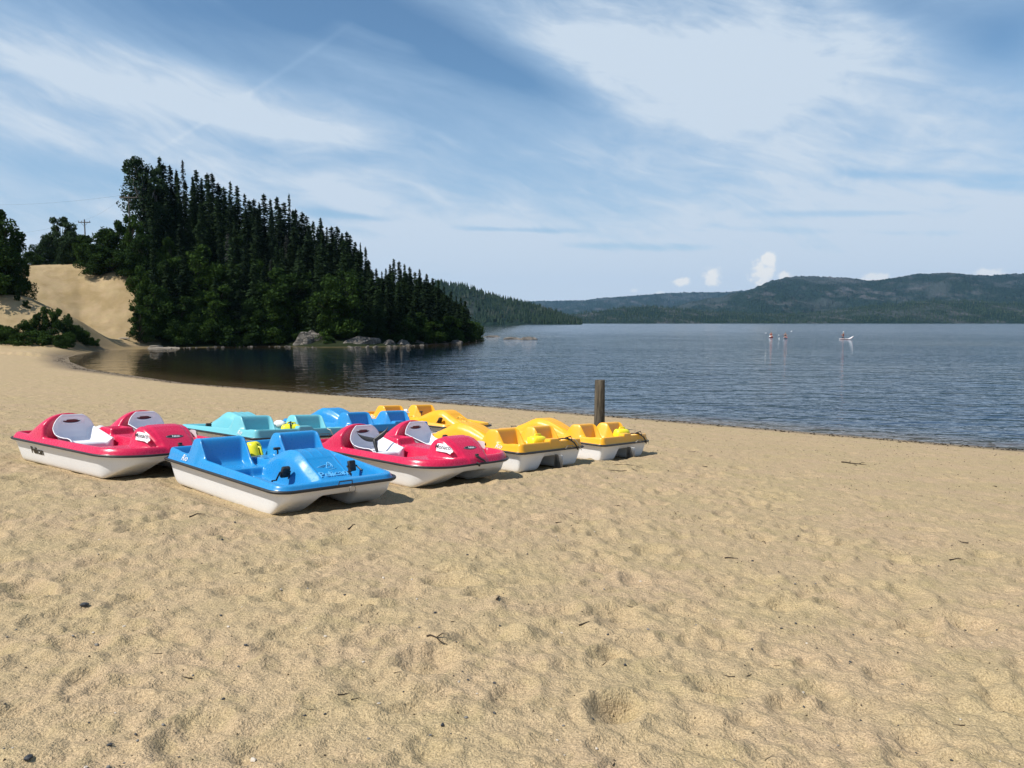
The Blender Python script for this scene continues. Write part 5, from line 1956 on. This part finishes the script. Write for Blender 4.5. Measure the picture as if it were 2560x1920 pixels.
def paddler(x, y, rz, lab, vest, trousers, hat=None, kneel=False, side=1):
    t = empty('person', (x, y, WATER_Z + (0.14 if not kneel else 0.13)), rz)
    tag(t, lab, 'person')
    b0 = 0.12
    tor = 0.50 if not kneel else 0.50
    if kneel:
        b0 = 0.34
    sh = b0 + tor
    J = [((0, 0, b0), 0.12), ((0.02, 0, b0 + 0.22), 0.125), ((0.03, 0, sh - 0.04), 0.13), ((0.03, 0, sh + 0.08), 0.05), ((0.04, 0, sh + 0.16), 0.055),
         ((0.03, 0.19, sh - 0.03), 0.06), ((0.16, 0.30, sh - 0.22 + 0.06 * side), 0.045), ((0.36, 0.26, sh - 0.18 + 0.10 * side), 0.034), ((0.42, 0.25, sh - 0.16 + 0.10 * side), 0.036),
         ((0.03, -0.19, sh - 0.03), 0.06), ((0.16, -0.30, sh - 0.22 - 0.06 * side), 0.045), ((0.36, -0.26, sh - 0.20 - 0.10 * side), 0.034), ((0.42, -0.25, sh - 0.20 - 0.10 * side), 0.036)]
    E = [(0, 1), (1, 2), (2, 3), (3, 4), (2, 5), (5, 6), (6, 7), (7, 8), (2, 9), (9, 10), (10, 11), (11, 12)]
    n = len(J)
    if kneel:
        J += [((0.20, 0.13, b0 - 0.20), 0.085), ((0.30, 0.14, 0.07), 0.065), ((-0.10, 0.14, 0.05), 0.045), ((0.20, -0.13, b0 - 0.20), 0.085), ((0.30, -0.14, 0.07), 0.065), ((-0.10, -0.14, 0.05), 0.045)]
    else:
        J += [((0.30, 0.11, b0 + 0.08), 0.085), ((0.62, 0.13, b0 + 0.05), 0.06), ((0.95, 0.12, b0 - 0.03), 0.045), ((0.30, -0.11, b0 + 0.08), 0.085), ((0.62, -0.13, b0 + 0.05), 0.06), ((0.95, -0.12, b0 - 0.03), 0.045)]
    E += [(0, n), (n, n + 1), (n + 1, n + 2), (0, n + 3), (n + 3, n + 4), (n + 4, n + 5)]
    skin_body('body', J, E, m_skin, t)
    hd = MB().ball((0.045, 0, sh + 0.24), (0.098, 0.078, 0.118), 14, 10)
    hd.ball((0.142, 0, sh + 0.235), (0.02, 0.014, 0.022), 8, 6)
    hd.build('head', m_skin, t)
    if hat is not None:
        MB().ball((0.035, 0, sh + 0.285), (0.112, 0.095, 0.085), 14, 8).box((0.13, 0, sh + 0.27), (0.10, 0.13, 0.015), 0.005).build('cap', hat, t)
    else:
        MB().ball((0.022, 0, sh + 0.265), (0.105, 0.088, 0.110), 14, 8).build('hair', m_hair, t)
    skin_body('vest', [((0.0, 0, b0 + 0.04), 0.150), ((0.02, 0, b0 + 0.24), 0.150), ((0.03, 0, sh - 0.07), 0.155), ((0.03, 0.13, sh - 0.03), 0.085), ((0.03, -0.13, sh - 0.03), 0.085)], [(0, 1), (1, 2), (2, 3), (2, 4)], vest, t)
    if kneel:
        skin_body('trousers', [((0, 0, b0 - 0.02), 0.145), ((0.20, 0.13, b0 - 0.20), 0.10), ((0.31, 0.14, 0.08), 0.08), ((0.20, -0.13, b0 - 0.20), 0.10), ((0.31, -0.14, 0.08), 0.08)], [(0, 1), (1, 2), (0, 3), (3, 4)], trousers, t)
    return t, sh


def kayak(x, y, rz, lab, top, bottom):
    t = empty('kayak', (x, y, WATER_Z), rz)
    tag(t, lab, 'kayak', 'kayaks on the lake')
    for nm, m, z0, z1 in (('hull', bottom, -0.08, 0.14), ('deck', top, 0.14, 0.20)):
        V, F = [], []
        n = 17
        for i in range(n):
            s_ = -1 + 2 * i / (n - 1)
            wd = 0.35 * max(0.02, (1 - abs(s_) ** 2.4))
            rise = 0.16 * abs(s_) ** 3
            for k in range(9):
                a = math.pi * k / 8
                if nm == 'hull':
                    V.append((1.5 * s_, -wd * math.cos(a), z1 + rise - (z1 - z0) * math.sin(a)))
                else:
                    dip = 0.075 if (abs(s_ + 0.05) < 0.33 and 2 <= k <= 6) else 0
                    V.append((1.5 * s_, -wd * math.cos(a), z0 + rise + (z1 - z0) * math.sin(a) - dip))
        for i in range(n - 1):
            for k in range(8):
                F.append((i * 9 + k, i * 9 + k + 1, (i + 1) * 9 + k + 1, (i + 1) * 9 + k))
        link(nm, mesh_from(nm, V, F), m, t)
    return t


def paddle(x, y, z, rz, roll, lab, blade=m_wht, single=False):
    t = empty('paddle', (x, y, z), rz)
    tag(t, lab, 'paddle', 'paddles held by the paddlers')
    d = Vector((0, math.cos(roll), math.sin(roll)))
    L_ = 1.05 if not single else 0.95
    MB().tube([d * -L_, d * L_], 0.016, 6).build('shaft', m_cdark, t)
    for sg in ((-1, 1) if not single else (-1,)):
        c_ = d * (sg * (L_ + 0.16))
        mb = MB().ball((0, 0, 0), (0.018, 0.17, 0.065), 10, 8)
        o = mb.build('blade', blade, t)
        o.location = c_
        o.rotation_euler = (roll, 0, 0)
    return t


def lakepos(px, py):
    return wpt(px, py)


kx, ky = lakepos(1665.5, 729.0)
kayak(kx, ky, R(-99), 'kayak farther left of the two, seen end on, with a pale deck', m_wht, m_orng)
paddler(kx, ky, R(-99), 'person in a red vest in the left kayak, paddle held level', m_cred, m_cdark, None)
paddle(kx + 0.07, ky - 0.42, WATER_Z + 0.66, R(-99), R(-9), 'double paddle with white blades held by the left kayaker')
kx, ky = lakepos(1696.5, 731.5)
kayak(kx, ky, R(-116), 'orange and white kayak on the right of the two kayaks', m_orng, m_wht)
paddler(kx, ky, R(-116), 'person in dark clothes in the right kayak, one blade raised', m_cdark, m_cdark, None, side=-1)
paddle(kx - 0.18, ky - 0.38, WATER_Z + 0.68, R(-110), R(32), 'double paddle held by the right kayaker, one white blade in the air')
kx, ky = lakepos(1822, 733.0)
t = empty('paddle_board', (kx, ky, WATER_Z), R(12))
tag(t, 'white inflatable board with an upturned nose carrying a kneeling person', 'paddle board')
V, F = [], []
n = 19
for i in range(n):
    s_ = -1 + 2 * i / (n - 1)
    wd = 0.38 * max(0.05, 1 - abs(s_) ** 3)
    rise = 0.75 * max(0, s_ - 0.25) ** 1.5
    for k in range(10):
        a = 2 * math.pi * k / 10
        V.append((0.55 + 1.35 * s_, wd * math.cos(a), 0.06 + rise + 0.065 * math.sin(a)))
for i in range(n - 1):
    for k in range(10):
        F.append((i * 10 + k, i * 10 + (k + 1) % 10, (i + 1) * 10 + (k + 1) % 10, (i + 1) * 10 + k))
F += [tuple(range(10))[::-1], tuple((n - 1) * 10 + k for k in range(10))]
link('board', mesh_from('board', V, F), m_wht, t)
link('edge_stripe', mesh_from('edge_stripe', *tube_geo([(0.55 + 1.35 * s_, -0.38 * max(0.05, 1 - abs(s_) ** 3) - 0.005, 0.06 + 0.75 * max(0, s_ - 0.25) ** 1.5) for s_ in np.linspace(-0.95, 0.95, 15)], 0.020, 5)), m_orng, t)
paddler(kx + 0.0, ky, R(160), 'person in a white cap and dark red vest kneeling on the white board', m_cred, m_navy, m_wht, True)
paddle(kx - 0.42, ky - 0.30, WATER_Z + 0.62, R(70), R(48), 'single-bladed paddle with a black blade held by the kneeling person', P_BLACK, True)

# ------------------------------------------------------------------ driftwood, twigs, pebbles
m_drift, s, b = mat('driftwood', rough=0.9, spec=0.2)
tcs = s.n.new('ShaderNodeTexCoord').outputs['Object']
s.l.new(s.mix(s.noise(tcs, 4, 4, 0.6), (0.16, 0.13, 0.10), (0.42, 0.37, 0.30)), b.inputs['Base Color'])
m_twig, s, b = mat('dark twig', rough=0.9, spec=0.2)
tcs = s.n.new('ShaderNodeTexCoord').outputs['Object']
s.l.new(s.mix(s.noise(tcs, 30, 3, 0.6), (0.018, 0.014, 0.010), (0.075, 0.055, 0.038)), b.inputs['Base Color'])
for i, (px, py, L_, a, lab) in enumerate([(352, 742, 3.2, 8, 'pale driftwood log at the foot of the sand slope, the longest one'), (372, 744, 2.0, -14, 'pale driftwood log lying nearer the water by the wood'),
                                          (338, 744, 1.4, 24, 'short driftwood log on the strand below the slope'), (392, 743, 1.6, 4, 'driftwood log under the first shoreline bush'),
                                          (270, 748, 1.3, -4, 'lone driftwood stick on the wet strand of the bay')]):
    d = ray(px, py)
    t_ = 3.15 / -d[2] if False else None
    y = 86.5 + (i % 3) * 0.5
    x = xat(px, y)
    z = gz(x, y)
    mb = MB().tube([(-L_ / 2, 0, 0.10), (-L_ / 5, 0.05, 0.13), (L_ / 5, -0.04, 0.12), (L_ / 2, 0.06, 0.09)], [0.10, 0.12, 0.11, 0.06], 7)
    mb.tube([(L_ * 0.1, 0, 0.12), (L_ * 0.2, 0.12, 0.34)], [0.04, 0.015], 5)
    tag(mb.build('driftwood_log', m_drift, loc=(x, y, z), rot=(0, 0, R(a))), lab, 'driftwood', 'driftwood on the strand')


def ground_pt(px, py):
    """where the line of sight meets the sand"""
    d = ray(px, py)
    t = 1.5
    for _ in range(60):
        p = np.array([0, 0, EYE]) + d * t
        g = gz(p[0], p[1])
        e = p[2] - g
        if abs(e) < 0.002:
            break
        t += e / max(0.02, -d[2] - 0.05 if -d[2] > 0.12 else 0.07) * 0.8
    return p[0], p[1], gz(p[0], p[1])


def stick(px, py, ln, ang, r, lab, fork=None, group=None, bend=0.03, seed=0):
    rs_ = np.random.RandomState(seed + int(px))
    x, y, z = ground_pt(px, py)
    n = 7
    pts, rad = [], []
    for i in range(n):
        s_ = i / (n - 1) - 0.5
        lx = s_ * ln
        ly = bend * ln * math.sin(3.1 * s_ + rs_.uniform(-0.3, 0.3)) + rs_.uniform(-0.02, 0.02) * ln
        wx, wy = x + lx * math.cos(ang) - ly * math.sin(ang), y + lx * math.sin(ang) + ly * math.cos(ang)
        pts.append((wx, wy, z + (gz(wx, wy) - z) * 0.8 + r * 0.9))
        rad.append(r * (1.1 - 0.75 * i / (n - 1)))
    mb = MB().tube([Vector(p) - Vector(pts[0]) for p in pts], rad, 5)
    if fork:
        for (f0, fl_, fa) in fork:
            i = int(f0 * (n - 1))
            p = Vector(pts[i]) - Vector(pts[0])
            a = ang + fa
            e = p + Vector((math.cos(a) * fl_, math.sin(a) * fl_, 0.012))
            mb.tube([p, (p + e) / 2 + Vector((0, 0, 0.01)), e], [r * 0.7, r * 0.5, r * 0.3], 5)
    o = mb.build('twig', m_twig, loc=pts[0])
    tag(o, lab, 'twig', group)


stick(1325, 1005, 0.9, R(-18), 0.0045, 'long thin forked twig lying in front of the last yellow boat', [(0.5, 0.25, R(50)), (0.7, 0.2, R(-40)), (0.3, 0.22, R(-30))])
stick(1352, 1016, 0.55, R(4), 0.005, 'straight twig beside the forked twig near the yellow boats')
stick(1287, 988, 0.8, R(-24), 0.004, 'thin curved twig close to the hull of the last yellow boat')
stick(1845, 1002, 0.42, R(-48), 0.011, 'dark forked twig on the open sand close to the waterline', [(0.4, 0.16, R(110)), (0.8, 0.12, R(60))])
stick(944, 1407, 0.15, R(-45), 0.005, 'thin brown twig in the near sand below the red boat', [(0.5, 0.05, R(60))])
stick(1076, 1294, 0.05, R(70), 0.007, 'stubby dark twig stuck upright in the near sand')
stick(1262, 1348, 0.06, R(10), 0.005, 'small crooked twig midway across the near sand')
stick(2065, 1208, 0.11, R(4), 0.006, 'straight black twig alone on the smooth sand at the right')
stick(1580, 1206, 0.10, R(-14), 0.006, 'short flat twig at the centre right of the sand')
rs = np.random.RandomState(19)
TG = 'dark twigs scattered over the beach'
cnt = 0
while cnt < 48:
    py = 880 + 780 * rs.rand() ** 1.9
    px = rs.uniform(0, 2212)
    if py < 925 + max(0, (px - 1300) * 0.055) and px > 900:
        continue
    if 20 < px < 1420 and 880 < py < 1110:
        if not (py > 1060 + 0 * px and (px < 350 or px > 900)) :
            continue
    x, y, z = ground_pt(px, py)
    if not (1.5 < y < 26):
        continue
    sc = 1.0 if y > 6 else 0.45
    stick(px, py, rs.uniform(0.04, 0.13) * sc, rs.uniform(0, 3.1), rs.uniform(0.003, 0.007) * sc, 'short dark twig lying loose on the open sand', group=TG, seed=cnt)
    cnt += 1

PEB = [rock_mesh(400 + i, 1, 0.7, 0.55, 2, 3) for i in range(4)]
PM = [mat('dark pebble', (0.03, 0.032, 0.035), 0.6)[0], mat('pale pebble', (0.50, 0.44, 0.36), 0.7)[0], mat('grey pebble', (0.16, 0.15, 0.135), 0.7)[0]]


def pebble(px, py, r, mi, lab, group=None, i=0):
    x, y, z = ground_pt(px, py)
    o = link('pebble', PEB[i % 4], PM[mi], loc=(x, y, z + r * 0.25), rot=(0, 0, i * 1.3), sc=(r, r, r))
    tag(o, lab, 'pebble', group)


for i, (px, py, r, mi, lab) in enumerate([
        (184, 1306, 0.026, 0, 'flat black pebble, the largest dark one on the left sand'), (62, 1641, 0.018, 0, 'black angular pebble in the bottom corner of the sand'),
        (209, 1393, 0.013, 2, 'grey pebble below the large flat black one'), (268, 1354, 0.010, 1, 'pale chip of stone near the large flat black pebble'),
        (477, 1331, 0.010, 0, 'small dark pebble right of the large flat black one'), (237, 1611, 0.011, 0, 'dark upright pebble near the lower edge at the left'),
        (185, 1660, 0.010, 1, 'pale pebble at the lowest edge of the near sand'), (548, 1643, 0.016, 1, 'rounded cream pebble at the lower edge of the sand'),
        (233, 1660, 0.010, 2, 'brownish pebble low in the near sand'), (1068, 1476, 0.010, 0, 'black pebble in the middle of the near sand'),
        (818, 1521, 0.009, 1, 'light pebble in the middle of the near sand'), (956, 1567, 0.012, 0, 'dark pebble at the bottom of a hollow in the near sand'),
        (1006, 1551, 0.010, 2, 'grey pebble right of the dark one in the hollow'), (1350, 1437, 0.010, 0, 'dark pebble on the near sand right of centre'),
        (1213, 1368, 0.009, 1, 'pale pebble near the small crooked twig'), (745, 1292, 0.010, 0, 'dark pebble in the sand below the near blue boat')]):
    pebble(px, py, r, mi, lab, 'single pebbles on the near sand', i)
for i in range(110):
    py = 1130 + 520 * rs.rand() ** 1.1
    pebble(rs.uniform(0, 2212), py, rs.uniform(0.004, 0.009) * (1 + (1600 - py) / 900), rs.choice([0, 0, 2, 1]), 'tiny pebble among the many strewn over the near sand', 'tiny pebbles strewn over the sand', i)


# strandline: dark crumbs of bark left along the water's edge
def strandline():
    rs_ = np.random.RandomState(4)
    V, F = [], []
    seg = SHORE[2:14]
    for i in range(1500):
        k = rs_.randint(0, len(seg) - 1)
        f = rs_.rand()
        p = seg[k] * (1 - f) + seg[k + 1] * f
        e = seg[k + 1] - seg[k]
        e = e / np.linalg.norm(e)
        nrm = np.array([-e[1], e[0]])
        dd, = shore_dist(np.array([p[0] + nrm[0] * 0.5]), np.array([p[1] + nrm[1] * 0.5]))
        if dd < 0:
            nrm = -nrm
        off = abs(rs_.normal(0.45, 0.22)) + 0.12 + 0.25 * math.sin(p[0] * 0.9) * 0.5
        q = p + nrm * off
        sz = rs_.uniform(0.015, 0.06)
        a = rs_.uniform(0, 3.14)
        z = WATER_Z + 0.072 * off + 0.012
        o = len(V)
        c_, s_ = math.cos(a) * sz, math.sin(a) * sz
        V += [(q[0] - c_, q[1] - s_, z), (q[0] + s_ * 0.3, q[1] - c_ * 0.3, z + 0.004), (q[0] + c_, q[1] + s_, z), (q[0] - s_ * 0.3, q[1] + c_ * 0.3, z + 0.02)]
        F += [(o, o + 1, o + 2, o + 3), (o, o + 3, o + 2, o + 1)]
    return mesh_from('debris', V, F, False)


tag(link('shoreline_debris', strandline(), m_twig), kind='stuff')


def crumbs():
    """tiny crumbs of bark all over the dry sand"""
    rs_ = np.random.RandomState(6)
    n = 4500
    r = 2.0 + 20 * rs_.rand(n) ** 0.8
    a = rs_.uniform(-0.75, 0.75, n)
    x, y = r * np.sin(a), r * np.cos(a)
    z, d = ground(x, y)
    ok = d > 0.8
    x, y, z, r = x[ok], y[ok], z[ok], r[ok]
    n = len(x)
    sz = rs_.uniform(0.0020, 0.0060, n) * (1 + 0.10 * r)
    th = rs_.uniform(0, 6.28, n)
    c_, s_ = np.cos(th) * sz, np.sin(th) * sz
    V = np.stack([np.stack([x - c_, y - s_, z], 1), np.stack([x + s_ * 0.5, y - c_ * 0.5, z + 0.001], 1), np.stack([x + c_, y + s_, z], 1),
                  np.stack([x - s_ * 0.4, y + c_ * 0.4, z + sz * 0.9], 1)], 1).reshape(-1, 3)
    i = np.arange(n) * 4
    F = np.concatenate([np.stack([i, i + 1, i + 3], 1), np.stack([i + 1, i + 2, i + 3], 1), np.stack([i, i + 3, i + 2], 1)])
    return mesh_from('crumbs', V, F, False)


tag(link('bark_crumbs', crumbs(), m_twig), kind='stuff')

# ------------------------------------------------------------------ air
m_haze = bpy.data.materials.new('haze')
m_haze.use_nodes = True
hn, hl = m_haze.node_tree.nodes, m_haze.node_tree.links
hn.clear()
pv = hn.new('ShaderNodeVolumePrincipled')
pv.inputs['Color'].default_value = (0.38, 0.66, 1.0, 1)
pv.inputs['Density'].default_value = 0.000046
pv.inputs['Anisotropy'].default_value = 0.1
ho = hn.new('ShaderNodeOutputMaterial')
hl.new(pv.outputs[0], ho.inputs['Volume'])
hz = MB().box((0, 3500, 210), (15000, 8000, 440))
tag(hz.build('haze', m_haze, smooth=False, sharp=None), kind='stuff')
